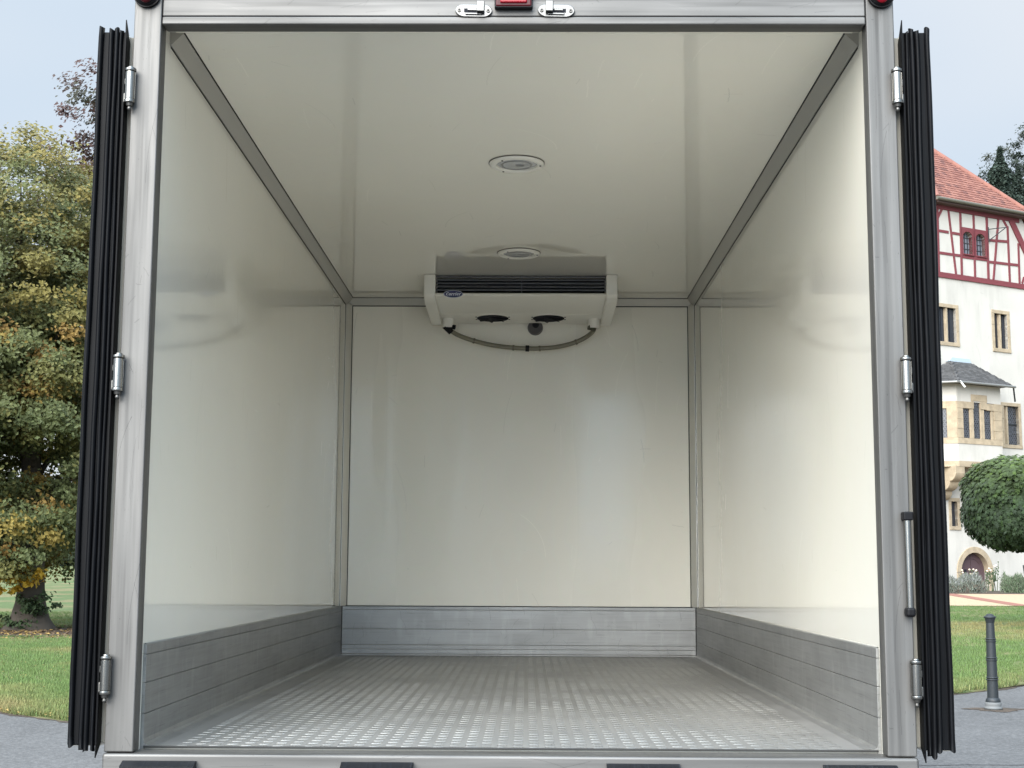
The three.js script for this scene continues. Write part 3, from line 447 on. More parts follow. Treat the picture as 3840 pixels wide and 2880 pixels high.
  beam([-1.2, 14.38], [-0.98, 14.72], 0.1, 0.028); beam([2.2, 14.72], [2.44, 14.42], 0.1, 0.028); beam([3.22, 12.62], [3.1, 12.36], 0.1, 0.02);
  { const b = group('wall_bracket', house); for (const [p, q] of [[[1.36, Y(14.24), 0.04], [1.82, Y(14.28), 0.5]], [[1.36, Y(13.8), 0.04], [1.8, Y(14.27), 0.48]], [[1.36, Y(13.75), 0.05], [1.36, Y(14.32), 0.05]]]) mesh('rod', bar(p, q, 0.018), M.iron, b); }
  // roof: half-hip of single clay tiles, ridge rolls, main slopes behind
  const roof = group('roof', house);
  const E0 = V(-1.5, Y(15.0), 0.28), E1 = V(3.4, Y(15.0), 0.28), AP = V(0.95, Y(18.5), -3.15);
  const tileC = [[0.22, 0.088, 0.064], [0.26, 0.112, 0.082], [0.175, 0.066, 0.05], [0.235, 0.1, 0.076], [0.135, 0.055, 0.045]].map(([r, g, b]) => std({ color: rgb(r * 0.86, g * 0.86, b * 0.86), roughness: 0.85, bumpMap: T.stone, bumpScale: 0.004 }));
  mesh('roof_deck', hull([[E0.toArray(), E1.toArray(), AP.toArray()], [[-3.9, Y(11.2), 0.3], E0.toArray(), AP.toArray()], [E1.toArray(), [5.8, Y(11.2), 0.3], AP.toArray()], [[-3.9, Y(11.2), 0.3], AP.toArray(), [0.95, Y(18.5), -14.6]], [[-3.9, Y(11.2), 0.3], [0.95, Y(18.5), -14.6], [-3.9, Y(11.2), -14.6]], [[5.8, Y(11.2), 0.3], AP.toArray(), [0.95, Y(18.5), -14.6]], [[5.8, Y(11.2), 0.3], [0.95, Y(18.5), -14.6], [5.8, Y(11.2), -14.6]]]), tileC[2], roof);
  {
    const up = AP.clone().sub(V(0.95, Y(15.0), 0.28)), len = up.length(); up.normalize(); const nrm = V(1, 0, 0).cross(up).normalize(); const r = rng(77), W = 0.19, R = 0.19, ts = [];
    const sh = new THREE.Shape(), hw = W / 2 - 0.004; sh.moveTo(-hw, 0.36); sh.lineTo(hw, 0.36); sh.lineTo(hw, 0.03); sh.quadraticCurveTo(0, -0.035, -hw, 0.03); const tg = uvm(new THREE.ExtrudeGeometry(sh, { depth: 0.034, bevelEnabled: false, curveSegments: 4 }));
    const B = new THREE.Matrix4().makeBasis(V(1, 0, 0), up, nrm);
    for (let j = 0; j * R < len - 0.1; j++) { const t = j * R / len, half = 2.45 * (1 - t), n = Math.floor(half / W); for (let i = -n; i <= n; i++) { const x = i * W + (j % 2 ? W / 2 : 0); if (Math.abs(x) > half - 0.03) continue; ts.push([x, j * R - 0.02, r(), r(), r()]); } }
    const mats = ts.map(([x, y, a, b]) => { const m = new THREE.Matrix4().makeTranslation(0.95 + x, 0, 0).multiply(new THREE.Matrix4()); const base = V(0.95 + x, Y(15.0), 0.28).addScaledVector(up, y).addScaledVector(nrm, 0.012); m.copy(B); m.multiply(new THREE.Matrix4().makeRotationX(-0.11 + (a - 0.5) * 0.03)); m.multiply(new THREE.Matrix4().makeRotationZ((b - 0.5) * 0.03)); m.setPosition(base.addScaledVector(nrm, 0.02)); return m; });
    ts.forEach((q, i) => { if (i < 300) { const o = mesh('roof_tile', tg, tileC[Math.floor(q[4] * q[4] * 4.99)], roof); o.applyMatrix4(mats[i]); } });
    if (ts.length > 300) { const im = new THREE.InstancedMesh(tg, tileC[0], ts.length - 300); for (let i = 300; i < ts.length; i++) im.setMatrixAt(i - 300, mats[i]); im.name = 'roof_tiles'; im.userData.kind = 'stuff'; roof.add(im); }
    for (const E of [E0, E1]) for (let i = 0; i < 15; i++) { const a = E.clone().lerp(AP, i / 15).addScaledVector(nrm, 0.03), b = E.clone().lerp(AP, (i + 1.15) / 15).addScaledVector(nrm, 0.05); mesh('ridge_tile', bar(a.toArray(), b.toArray(), 0.12, 0.1, 10), tileC[i % 2 ? 1 : 3], roof); }
  }
  { const g = group('gutter', house), gm = std({ color: rgb(0.13, 0.125, 0.1), roughness: 0.5, metalness: 0.3 }); mesh('channel', bar([-1.6, Y(14.98), 0.4], [3.5, Y(14.98), 0.4], 0.065, 0.065, 12), gm, g); mesh('fascia', bx(-1.45, 3.35, Y(14.86), Y(15.0), 0.05, 0.33), std({ color: rgb(0.08, 0.05, 0.045), roughness: 0.8 }), g); }
  hp('verge_board', [prism([[3.42, Y(15.05)], [3.3, Y(15.05)], [5.5, Y(11.3)], [5.75, Y(11.3)]], 'z', 0.05, 0.3)], M.timber);
  // bay window
  {
    const bay = group('bay_window', house), o = 0.9, F = [[-1.53, o], [0.67, o]], bpm = (n, g, m) => mesh(n, g, m, bay);
    const foot = (e) => [[-2.43 - e, 0], [-1.53 - e * 0.42, o + e], [0.67 + e, o + e], [0.67 + e, 0]];
    bpm('bay_wall', prism(foot(0), 'y', Y(5.38), Y(6.0)), M.plaster); bpm('bay_wall', prism(foot(0), 'y', Y(7.5), Y(8.12)), M.plaster);
    bpm('core', prism(foot(-0.16), 'y', Y(6.0), Y(7.5)), M.hole);
    bpm('sill_band', prism(foot(0.02), 'y', Y(6.0), Y(6.2)), M.stone); bpm('base_band', prism(foot(0.03), 'y', Y(5.18), Y(5.38)), M.stone);
    bpm('lintel', prism([[-1.25, o], [-1.25, o + 0.02], [-0.83, o + 0.02], [-0.83, o - 0.25], [-1.25, o - 0.25]], 'y', Y(7.26), Y(7.5)), M.stone);
    bpm('lintel', bx(-0.83, -0.03, Y(7.54), Y(7.78), o - 0.25, o + 0.022, 0.01), M.stone); bpm('lintel', bx(-0.83, -0.7, Y(7.26), Y(7.54), o - 0.25, o + 0.018, 0.01), M.stone); bpm('lintel', bx(-0.37, -0.04, Y(7.26), Y(7.54), o - 0.25, o + 0.018, 0.01), M.stone);
    bpm('lintel', bx(-0.04, 0.3, Y(7.24), Y(7.48), o - 0.25, o + 0.02, 0.01), M.stone);
    const blocks = [[-1.53, -1.25, [[6.2, 6.52], [6.52, 6.86], [6.86, 7.25], [7.25, 7.5]]], [0.3, 0.695, [[6.2, 6.5], [6.5, 6.9], [6.9, 7.22], [7.22, 7.5]]]];
    for (const [a, b, ys] of blocks) for (const [u, v] of ys) bpm('corner_stone', bx(a, b, Y(u) + 0.003, Y(v) - 0.003, o - 0.3, o + 0.02, 0.008), M.stone);
    for (const [a, b, t] of [[-0.89, -0.83, 7.26], [-0.83, -0.7, 7.54], [-0.37, -0.25, 7.54], [-0.25, -0.17, 7.26], [0.17, 0.3, 7.24]]) bpm('mullion', bx(a, b, Y(6.2), Y(t), o - 0.25, o - 0.01, 0.02), M.stone);
    for (const [a, b, y] of [[-1.25, -0.89, 7.26], [-0.7, -0.37, 7.54], [-0.17, 0.17, 7.24]]) bpm('pane', bx(a, b, Y(6.2), Y(y), o - 0.075, o - 0.06), leaded);
    // left face
    const lf = (t0, t1, y0, y1, d, m, n) => { const L0 = Math.hypot(0.9, 0.9), g = bx(t0 * L0, t1 * L0, Y(y0), Y(y1), -0.28, d, 0.008); g.rotateY(-Math.PI / 4); g.translate(-2.43, 0, 0); bpm(n, g, m); };
    lf(0, 0.2, 6.2, 7.5, 0.018, M.stone, 'corner_stone'); lf(0.72, 0.995, 6.2, 7.5, 0.014, M.stone, 'corner_stone'); lf(0.2, 0.72, 7.24, 7.5, 0.016, M.stone, 'lintel'); lf(0.2, 0.72, 6.2, 7.24, -0.06, leaded, 'pane');
    // slate roof
    const a = V(-2.75, Y(8.14), 0.03), b = V(-1.78, Y(8.14), 1.22), d = V(0.98, Y(8.14), 1.22), e = V(0.98, Y(8.14), 0.03), p = V(-0.98, Y(9.06), 0.12), q = V(0.0, Y(9.06), 0.12);
    const slate = [0.04, 0.052, 0.065].map((k) => std({ color: rgb(k, k * 0.97, k * 0.96), roughness: 0.6 }));
    bpm('roof_deck', hull([[a, b, p], [b, d, q], [b, q, p], [d, e, q], [V(-0.98, Y(9.06), 0), p, q], [a, d, b], [a, e, d]].map((t) => t.map((x) => x.toArray()))), slate[0]);
    const r = rng(31), ts = [[], [], []];
    const cover = (E0, E1, T0, T1) => { const n = V(0, 0, 0).crossVectors(E1.clone().sub(E0), T0.clone().sub(E0)).normalize(); if (n.y < 0) n.negate(); const rows = 13; for (let j = 0; j < rows; j++) { const s0 = E0.clone().lerp(T0, j / rows), s1 = E1.clone().lerp(T1, j / rows), w = s0.distanceTo(s1), k = Math.max(1, Math.round(w / 0.17)); const ru = T0.clone().lerp(T1, 0.5).sub(E0.clone().lerp(E1, 0.5)).normalize(), rx = s1.clone().sub(s0).normalize(); for (let i = 0; i < k; i++) { const c0 = s0.clone().lerp(s1, (i + 0.5 + (j % 2) * 0.25) / k), g = bx(-0.5 * w / k + 0.003, 0.5 * w / k - 0.003, 0, 0.15, 0, 0.012); g.rotateX(-0.06 + 0.03 * r()); const m = new THREE.Matrix4().makeBasis(rx, ru, n).setPosition(c0.addScaledVector(n, 0.012)); g.applyMatrix4(m); ts[Math.floor(r() * 2.99)].push(g); } } };
    cover(a, b, p, p.clone()); cover(b, d, p, q); cover(d, e, q, q.clone());
    ts.forEach((g, i) => { const o2 = mesh('slates', g, slate[i], bay); o2.userData.kind = 'stuff'; });
    bpm('lead_flashing', prism([[-1.06, Y(9.05)], [0.08, Y(9.05)], [-0.03, Y(9.2)], [-0.9, Y(9.2)]], 'z', 0.01, 0.17), std({ color: rgb(0.42, 0.5, 0.56), roughness: 0.4, metalness: 0.3 }));
    const gm = std({ color: rgb(0.22, 0.22, 0.21), roughness: 0.45, metalness: 0.5 }); bpm('eaves_gutter', [bar([-1.85, Y(8.12), 1.27], [1.04, Y(8.12), 1.27], 0.045, 0.045, 10)], gm); bpm('eaves_gutter', [bar([-2.8, Y(8.12), 0.05], [-1.85, Y(8.12), 1.27], 0.045, 0.045, 10)], gm);
    bpm('spout', bar([-1.72, Y(8.16), 1.26], [-1.62, Y(7.92), 1.4], 0.035), std({ color: rgb(0.6, 0.6, 0.58), roughness: 0.4 })); bpm('downpipe', bar([1.0, Y(8.1), 1.22], [1.42, Y(7.66), 0.9], 0.03), M.iron);
    // corbel stones under the bay
    for (const x of [-1.5, 0.5]) { const s = new THREE.Shape(); s.moveTo(0, Y(5.18)); s.lineTo(o, Y(5.18)); s.lineTo(o, Y(4.95)); s.quadraticCurveTo(o - 0.05, Y(4.7), o - 0.3, Y(4.68)); s.quadraticCurveTo(o - 0.3, Y(4.4), o - 0.62, Y(4.36)); s.quadraticCurveTo(o - 0.6, Y(4.1), 0, Y(4.05)); s.closePath(); const g = new THREE.ExtrudeGeometry(s, { depth: 0.42, bevelEnabled: true, bevelSize: 0.02, bevelThickness: 0.02, bevelSegments: 2 }); g.rotateY(-Math.PI / 2); g.translate(x + 0.21, 0, 0); bpm('corbel', uvm(g), M.stone); }
  }
  // arched doorway
  {
    const d = group('arched_door', house), n = 13, cx = 0.02, ri = 0.7, ro = 0.9, y = Y(1.5);
    for (let i = 0; i < n; i++) { const a0 = Math.PI * (i + 0.015) / n, a1 = Math.PI * (i + 0.985) / n, sh = new THREE.Shape(), k = 4; for (let j = 0; j <= k; j++) { const a = lerp(a0, a1, j / k); j ? sh.lineTo(cx + ro * Math.cos(a), y + ro * Math.sin(a)) : sh.moveTo(cx + ro * Math.cos(a), y + ro * Math.sin(a)); } for (let j = k; j >= 0; j--) { const a = lerp(a0, a1, j / k); sh.lineTo(cx + ri * Math.cos(a), y + ri * Math.sin(a)); } mesh('arch_stone', uvm(new THREE.ExtrudeGeometry(sh, { depth: 0.3, bevelEnabled: true, bevelSize: 0.006, bevelThickness: 0.006, bevelSegments: 1 }).translate(0, 0, -0.27)), M.stone, d); }
    for (const s of [-1, 1]) for (let i = 0; i < 3; i++) mesh('jamb_stone', bx(cx + (s < 0 ? -ro : ri), cx + (s < 0 ? -ri : ro), -0.75 + i * 0.46, -0.75 + i * 0.46 + 0.45, -0.27, 0.036, 0.01), M.stone, d);
    const dm = std({ color: rgb(0.075, 0.045, 0.05), roughness: 0.6 });
    for (const s of [-1, 1]) { const sh = new THREE.Shape(), k = 10; sh.moveTo(cx + s * 0.012, -0.9); sh.lineTo(cx + s * ri, -0.9); for (let j = 0; j <= k; j++) { const a = Math.PI / 2 * j / k; sh.lineTo(cx + s * (ri * Math.cos(a) * 0.99 + 0.012 * (j === k)), y + ri * 0.99 * Math.sin(a)); } sh.closePath(); mesh('door_leaf', uvm(new THREE.ExtrudeGeometry(sh, { depth: 0.05, bevelEnabled: false }).translate(0, 0, -0.25)), dm, d); const ar = new THREE.TorusGeometry(0.5, 0.014, 6, 20, Math.PI / 2); if (s < 0) ar.rotateY(Math.PI); ar.translate(cx + s * 0.05, y - 0.02, -0.195); mesh('moulding', ar, dm, d); mesh('door_grille', bx(cx + s * 0.27 - 0.06, cx + s * 0.27 + 0.06, y - 0.24, y + 0.1, -0.205, -0.185, 0.01), M.hole, d); }
  }
}
// ------------------------------------------------------------------ trees and plants
function leafGeo(kind) {
  const S = new THREE.BufferGeometry(); let v;
  if (kind === 'maple') { const p = [[0, -0.5], [0.22, -0.28], [0.5, -0.22], [0.3, 0.0], [0.46, 0.3], [0.16, 0.2], [0, 0.55], [-0.16, 0.2], [-0.46, 0.3], [-0.3, 0.0], [-0.5, -0.22], [-0.22, -0.28]]; v = []; for (let i = 0; i < p.length; i++) { const a = p[i], b = p[(i + 1) % p.length]; v.push(0, 0, 0.05, a[0], a[1], -0.04, b[0], b[1], -0.04); } }
  else if (kind === 'needle') v = [-0.08, -0.5, 0, 0.08, -0.5, 0, 0, 0.5, 0.05, 0, -0.4, -0.09, 0, -0.4, 0.09, 0.03, 0.5, 0];
  else v = [-0.0, -0.5, 0, 0.33, 0, 0.12, 0, 0.5, 0, 0, -0.5, 0, 0, 0.5, 0, -0.33, 0, 0.12];
  S.setAttribute('position', new THREE.Float32BufferAttribute(v, 3)); S.computeVertexNormals(); return S;
}
const LG = { oval: leafGeo('oval'), maple: leafGeo('maple'), needle: leafGeo('needle') };
const leafM = phys({ color: rgb(1, 1, 1), roughness: 0.75, side: THREE.DoubleSide, transmission: 0.45, thickness: 0, specularIntensity: 0.5 });
const needleM = std({ color: rgb(1, 1, 1), roughness: 0.85, side: THREE.DoubleSide });
function leaves(parent, name, kind, list, m = leafM) {   // list of [x, y, z, nx, ny, nz, size, spin, r, g, b]
  const im = new THREE.InstancedMesh(LG[kind], m, list.length), q = new THREE.Quaternion(), q2 = new THREE.Quaternion(), mt = new THREE.Matrix4(), Z = V(0, 0, 1), n = V(0, 0, 0), col = new THREE.Color();
  list.forEach((a, i) => { n.set(a[3], a[4], a[5]).normalize(); q.setFromUnitVectors(Z, n); q2.setFromAxisAngle(Z, a[7]); q.multiply(q2); mt.compose(V(a[0], a[1], a[2]), q, V(a[6], a[6], a[6])); im.setMatrixAt(i, mt); im.setColorAt(i, col.setRGB(a[8], a[9], a[10])); });
  im.name = name; im.userData.kind = 'stuff'; im.castShadow = im.receiveShadow = true; parent.add(im); return im;
}
const gauss = (r) => (r() + r() + r() + r() - 2) * 0.87;
function crown(parent, seed, c, R, clumps, per, size, spread, colour, opt = {}) {
  const r = rng(seed), list = [], cs = [];
  for (let i = 0; i < clumps; i++) {
    const u = r() * 2 - 1, a = r() * Math.PI * 2, k = Math.pow(r(), opt.shell ?? 0.4), s = Math.sqrt(1 - u * u), lump = 1 + (opt.lump ?? 0.14) * Math.sin(a * 3 + seed) * Math.cos(u * 4 + seed * 2);
    let p = [c[0] + R[0] * s * Math.cos(a) * k * lump, c[1] + R[1] * u * k * lump, c[2] + R[2] * s * Math.sin(a) * k * lump];
    if (opt.shape) p = opt.shape(p, u, a, k, r); if (!p) continue; cs.push(p);
    const col = colour(p, r, (p[1] - c[1]) / R[1], k), sp = spread * (0.7 + 0.6 * r()), m = Math.round(per * (0.6 + 0.8 * r()));
    for (let j = 0; j < m; j++) {
      const x = p[0] + gauss(r) * sp, y = p[1] + gauss(r) * sp * 0.62, z = p[2] + gauss(r) * sp, d = 0.8 + 0.4 * r();
      const nx = (x - c[0]) / R[0] + gauss(r) * 0.9, ny = 0.55 + (y - c[1]) / R[1] * 0.5 + gauss(r) * 0.8, nz = (z - c[2]) / R[2] + gauss(r) * 0.9 + 0.25;
      list.push([x, y, z, nx, ny, nz, size * (0.7 + 0.6 * r()), r() * 6.3, col[0] * d, col[1] * d, col[2] * d]);
    }
  }
  leaves(parent, 'crown', opt.kind ?? 'oval', list, opt.kind === 'needle' ? needleM : leafM); return cs;
}
function woody(parent, base, top, r0, r1, cs, n, bend = 0.2) {
  const pts = [], b = V(...base), t = V(...top); for (let i = 0; i <= 8; i++) { const k = i / 8; pts.push(b.clone().lerp(t, k).add(V(Math.sin(k * 5) * bend, 0, Math.cos(k * 4) * bend * k))); }
  const cv = new THREE.CatmullRomCurve3(pts), g = new THREE.TubeGeometry(cv, 26, 1, 12), p = g.attributes.position;
  for (let i = 0; i < p.count; i++) { const k = Math.floor(i / 13) / 26, C = cv.getPoint(k), fl = 1 + 1.1 * Math.exp(-k * 26), rr = lerp(r0, r1, k) * fl * (1 + 0.08 * Math.sin((i % 13) * 1.9 + k * 8)); p.setXYZ(i, C.x + (p.getX(i) - C.x) * rr, C.y + (p.getY(i) - C.y) * rr, C.z + (p.getZ(i) - C.z) * rr); }
  g.computeVertexNormals(); mesh('trunk', g, M.bark, parent);
  for (let i = 0; i < n && i < cs.length; i++) { const e = V(...cs[Math.floor(i * cs.length / n)]), k = Math.min(0.95, Math.max(0.18, (e.y - base[1]) / (top[1] - base[1]) * 0.75)), s = cv.getPoint(k), mid = s.clone().lerp(e, 0.5).add(V(0, 0.3, 0)); const q = new THREE.CatmullRomCurve3([s, mid, e]), gg = new THREE.TubeGeometry(q, 8, 1, 6), pp = gg.attributes.position; for (let j = 0; j < pp.count; j++) { const kk = Math.floor(j / 7) / 8, C = q.getPoint(kk), rr = lerp(lerp(r0, r1, k) * 0.42, 0.012, kk); pp.setXYZ(j, C.x + (pp.getX(j) - C.x) * rr, C.y + (pp.getY(j) - C.y) * rr, C.z + (pp.getZ(j) - C.z) * rr); } gg.computeVertexNormals(); mesh('limb', gg, M.bark, parent); }
}
const mixc = (a, b, t) => a.map((x, i) => lerp(x, b[i], t));
const mk = (name, label, cat, grp) => tag(group(name, null, [0, 0, 0]), label, cat, grp);
{ // the autumn tree on the left lawn
  const t = mk('autumn_tree', 'large tree with green, yellow and orange autumn leaves on the left lawn', 'tree');
  const green = [0.14, 0.15, 0.046], olive = [0.17, 0.16, 0.046], gold = [0.27, 0.21, 0.048], amber = [0.29, 0.17, 0.048], deep = [0.11, 0.13, 0.046];
  const cs = crown(t, 501, [-12.7, 6.35, -29.6], [4.5, 5.5, 4.5], 1900, 150, 0.1, 0.4, (p, r, h) => { const w = 0.5 + 0.5 * Math.sin(p[0] * 1.7 + p[1] * 1.1) * Math.cos(p[1] * 1.9 + p[2]); const x = r(); if (h > 0.1 && x < 0.35 + h * 0.3) return mixc(olive, gold, r() * 0.75); if (x < 0.1 + 0.1 * w) return mixc(gold, amber, r()); if (x < 0.45) return mixc(green, olive, 0.4 + 0.5 * r()); return mixc(deep, green, h * 0.4 + 0.5 * r()); }, { shell: 0.36, lump: 0.1, shape: (p, u, a, k, r) => { if (p[1] < 1.35) p[1] = 1.35 + r() * 0.5; return p; } });
  const gold2 = crown(t, 502, [-11.75, 1.25, -28.6], [0.75, 0.4, 0.5], 16, 60, 0.12, 0.17, () => [0.62, 0.42, 0.05], { shell: 0.8 });
  crown(t, 503, [-11.45, 0.62, -29.2], [0.6, 0.28, 0.5], 16, 26, 0.11, 0.15, () => [0.05, 0.085, 0.03], { shell: 0.8 });
  crown(t, 504, [-11.7, 0.25, -29.3], [0.75, 0.22, 0.5], 18, 30, 0.09, 0.14, () => [0.05, 0.085, 0.03], { shell: 0.8 });
  woody(t, [-11.7, -0.05, -29.6], [-12.3, 9.5, -29.6], 0.33, 0.08, cs, 26, 0.15);
}
{ // copper beech behind it
  const t = mk('copper_beech', 'tall tree with dark reddish brown leaves rising behind the autumn tree', 'tree');
  const cs = crown(t, 511, [-13.4, 14.2, -51], [7.4, 8.6, 5], 1000, 95, 0.17, 0.5, (p, r) => { const x = r(); return x < 0.25 ? [0.04, 0.04, 0.022] : x < 0.6 ? [0.058, 0.034, 0.028] : [0.085, 0.044, 0.038]; }, { shell: 0.5, lump: 0.25 });
  woody(t, [-12.4, 0.2, -51], [-12.6, 20, -51], 0.45, 0.08, cs, 40, 0.3);
}
{ // clipped globe maple before the house
  const t = mk('globe_maple', 'dense round-headed dark green maple in front of the manor house', 'tree');
  const r = rng(521), c = [10.74, 2.98, -26.1], list = [];
  for (let i = 0; i < 17500; i++) {
    const u = r() * 2 - 1, a = r() * Math.PI * 2, s = Math.sqrt(1 - u * u), lump = 1 + 0.025 * Math.sin(a * 5 + u * 7) + 0.025 * Math.sin(a * 9 - u * 11), k = (0.82 + 0.18 * Math.pow(r(), 0.5)) * lump * (r() < 0.02 ? 1.05 : 1);
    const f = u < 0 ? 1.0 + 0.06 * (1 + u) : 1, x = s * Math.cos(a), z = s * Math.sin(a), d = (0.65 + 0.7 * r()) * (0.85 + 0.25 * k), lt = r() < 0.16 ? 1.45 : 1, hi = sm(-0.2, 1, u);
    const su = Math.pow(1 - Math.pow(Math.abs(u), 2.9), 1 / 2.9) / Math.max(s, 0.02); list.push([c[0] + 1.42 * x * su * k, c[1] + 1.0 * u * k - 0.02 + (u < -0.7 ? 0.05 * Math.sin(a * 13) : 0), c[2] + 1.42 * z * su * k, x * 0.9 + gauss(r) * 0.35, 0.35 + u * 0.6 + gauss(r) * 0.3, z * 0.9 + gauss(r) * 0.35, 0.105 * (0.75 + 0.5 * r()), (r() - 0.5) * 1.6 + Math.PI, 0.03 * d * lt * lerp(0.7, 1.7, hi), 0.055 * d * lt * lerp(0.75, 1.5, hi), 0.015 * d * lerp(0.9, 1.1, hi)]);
  }
  leaves(t, 'crown', 'maple', list);
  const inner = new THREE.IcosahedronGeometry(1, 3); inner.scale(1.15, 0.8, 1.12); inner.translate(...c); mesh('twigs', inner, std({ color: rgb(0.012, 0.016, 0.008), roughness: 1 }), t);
  mesh('trunk', bar([10.9, ground(10.9, -26.1) - 0.05, -26.1], [10.78, 2.6, -26.1], 0.09, 0.075, 10), M.bark, t);
}
{ // trees behind the house
  const con = (name, label, seed, x, z, h, rad, kcol, n) => { const t = mk(name, label, 'tree'), y0 = ground(x, z), r = rng(seed), list = []; for (let i = 0; i < n; i++) { const k = Math.pow(r(), 0.55), a = r() * 6.283, tier = 0.7 + 0.3 * Math.sin(k * 75), R = (rad * (1 - k) * 1.25 + 0.3 * (1 - k)) * tier * (0.6 + 0.4 * Math.sin(a * 5 + k * 55)) + 0.03, q = Math.sqrt(r()) * R, d = 0.6 + 0.8 * r(); for (let j = 0; j < 5; j++) list.push([x + q * Math.cos(a) + gauss(r) * (0.03 + 0.3 * Math.min(0.5, 1 - k)), y0 + 2 + k * (h - 2) - q * 0.3 + gauss(r) * 0.1, z + q * Math.sin(a) + gauss(r) * 0.15, gauss(r), 0.6 + gauss(r) * 0.5, gauss(r), 0.17 * (0.6 + 0.7 * r()), r() * 6.3, kcol[0] * d, kcol[1] * d, kcol[2] * d]); } leaves(t, 'crown', 'oval', list, needleM); mesh('trunk', bar([x, y0 - 0.1, z], [x, y0 + h * 0.97, z], 0.32, 0.02, 8), M.bark, t); };
  con('fir_tree', 'dark pointed fir rising behind the right end of the tiled roof', 531, 25.9, -71.1, 23.5, 10, [0.024, 0.04, 0.029], 17000);
  con('fir_tree', 'dark fir half hidden low behind the roof next to the pointed fir', 533, 27.9, -74, 23.2, 10, [0.022, 0.036, 0.026], 14000);
  { const t = mk('tall_tree', 'tall dark green tree at the right edge of the picture behind the firs', 'tree'); const cs = crown(t, 541, [30.3, 20.9, -76], [3.9, 6.6, 3.7], 760, 100, 0.14, 0.42, (p, r) => r() < 0.3 ? [0.045, 0.052, 0.03] : [0.026, 0.04, 0.026], { shell: 0.5, lump: 0.2 }); woody(t, [30.6, 1, -76], [30.6, 24, -76], 0.4, 0.06, cs, 24, 0.2); }
  { const t = mk('light_green_tree', 'yellowish green tree beside the right slope of the tiled roof', 'tree'); const cs = crown(t, 551, [25.0, 14.6, -61], [2.35, 4.4, 2.3], 420, 90, 0.12, 0.36, (p, r) => r() < 0.5 ? [0.17, 0.2, 0.035] : [0.1, 0.14, 0.03], { shell: 0.5 }); woody(t, [25.0, 1, -61], [25.0, 16.5, -61], 0.25, 0.05, cs, 14, 0.2); }
  { const t = mk('bushy_tree', 'mid green bushy tree showing between roof edge and dark firs', 'tree'); const cs = crown(t, 561, [26.6, 15.2, -67], [2.7, 5.4, 2.6], 420, 80, 0.13, 0.4, (p, r) => r() < 0.4 ? [0.07, 0.09, 0.04] : [0.04, 0.06, 0.03], { shell: 0.5 }); woody(t, [26.6, 1, -67], [26.6, 18, -67], 0.3, 0.05, cs, 14, 0.2); }
}
{ // far belt of trees closing off the park
  const list = [], r = rng(571); for (let i = 0; i < 26000; i++) { const x = -60 + 78 * r(), z = -118 - 12 * r(), h = 9 + 4 * Math.sin(x * 0.31) + 2.4 * Math.sin(x * 0.83 + 2), y = ground(x, z) + h * r(), d = 0.6 + 0.8 * r(); list.push([x, y, z, gauss(r), 0.5 + gauss(r), 0.8 + gauss(r), 0.75, r() * 6.3, 0.05 * d, 0.07 * d, 0.035 * d]); }
  const im = leaves(scene, 'far_wood', 'oval', list); im.name = 'far_wood'; im.userData.label = 'far belt of trees beyond the lawn';
}
// shrubs before the house
function bush(name, label, cat, grp, seed, c, R, n, size, col, kind) {
  const t = mk(name, label, cat, grp), r = rng(seed), list = [];
  for (let i = 0; i < n; i++) { const u = r(), a = r() * 6.283, k = Math.pow(r(), 0.3), s = Math.sqrt(1 - u * u), lump = 0.9 + 0.14 * Math.sin(a * 4 + seed) + 0.08 * Math.sin(a * 11), d = 0.55 + 0.9 * r(), y = Math.pow(u, 0.7); const p = [c[0] + R[0] * Math.sqrt(1 - y * y * 0.55) * Math.cos(a) * k * lump, c[1] + R[1] * y * k * lump, c[2] + R[2] * Math.sqrt(1 - y * y * 0.55) * Math.sin(a) * k * lump]; const cc = col(r, y); list.push([...p, gauss(r), 0.1 + gauss(r) * 0.5, 1, size * (0.6 + 0.8 * r()), gauss(r) * 0.7 + Math.cos(a) * -0.4, cc[0] * d, cc[1] * d, cc[2] * d]); }
  leaves(t, 'foliage', kind, list, needleM);
  const st = []; for (let i = 0; i < 14; i++) { const a = r() * 6.28, q = 0.5 * r(); st.push(bar([c[0] + q * R[0] * Math.cos(a) * 0.6, c[1] - 0.05, c[2] + q * R[2] * Math.sin(a) * 0.6], [c[0] + q * R[0] * Math.cos(a) * 1.5, c[1] + R[1] * 0.6, c[2] + q * R[2] * Math.sin(a) * 1.5], 0.012, 0.006, 5)); } mesh('stems', st, M.bark, t).userData.kind = 'stuff';
  return t;
}
const lav = (r, y) => { const x = r(); return y > 0.6 && x < 0.5 ? [0.2, 0.21, 0.2] : x < 0.2 ? [0.15, 0.12, 0.095] : [0.11, 0.125, 0.1]; };
bush('lavender_hedge', 'long grey-green lavender hedge in front of the arched door', 'hedge', null, 601, [14.05, 0.86, -42.7], [1.15, 0.62, 0.55], 9000, 0.12, lav, 'needle');
bush('lavender_bush', 'rounded grey-green bush at the right edge of the planting bed', 'bush', null, 603, [16.15, 0.84, -42.8], [0.56, 0.62, 0.5], 5000, 0.12, (r, y) => r() < 0.3 ? [0.13, 0.15, 0.1] : [0.075, 0.11, 0.06], 'needle');
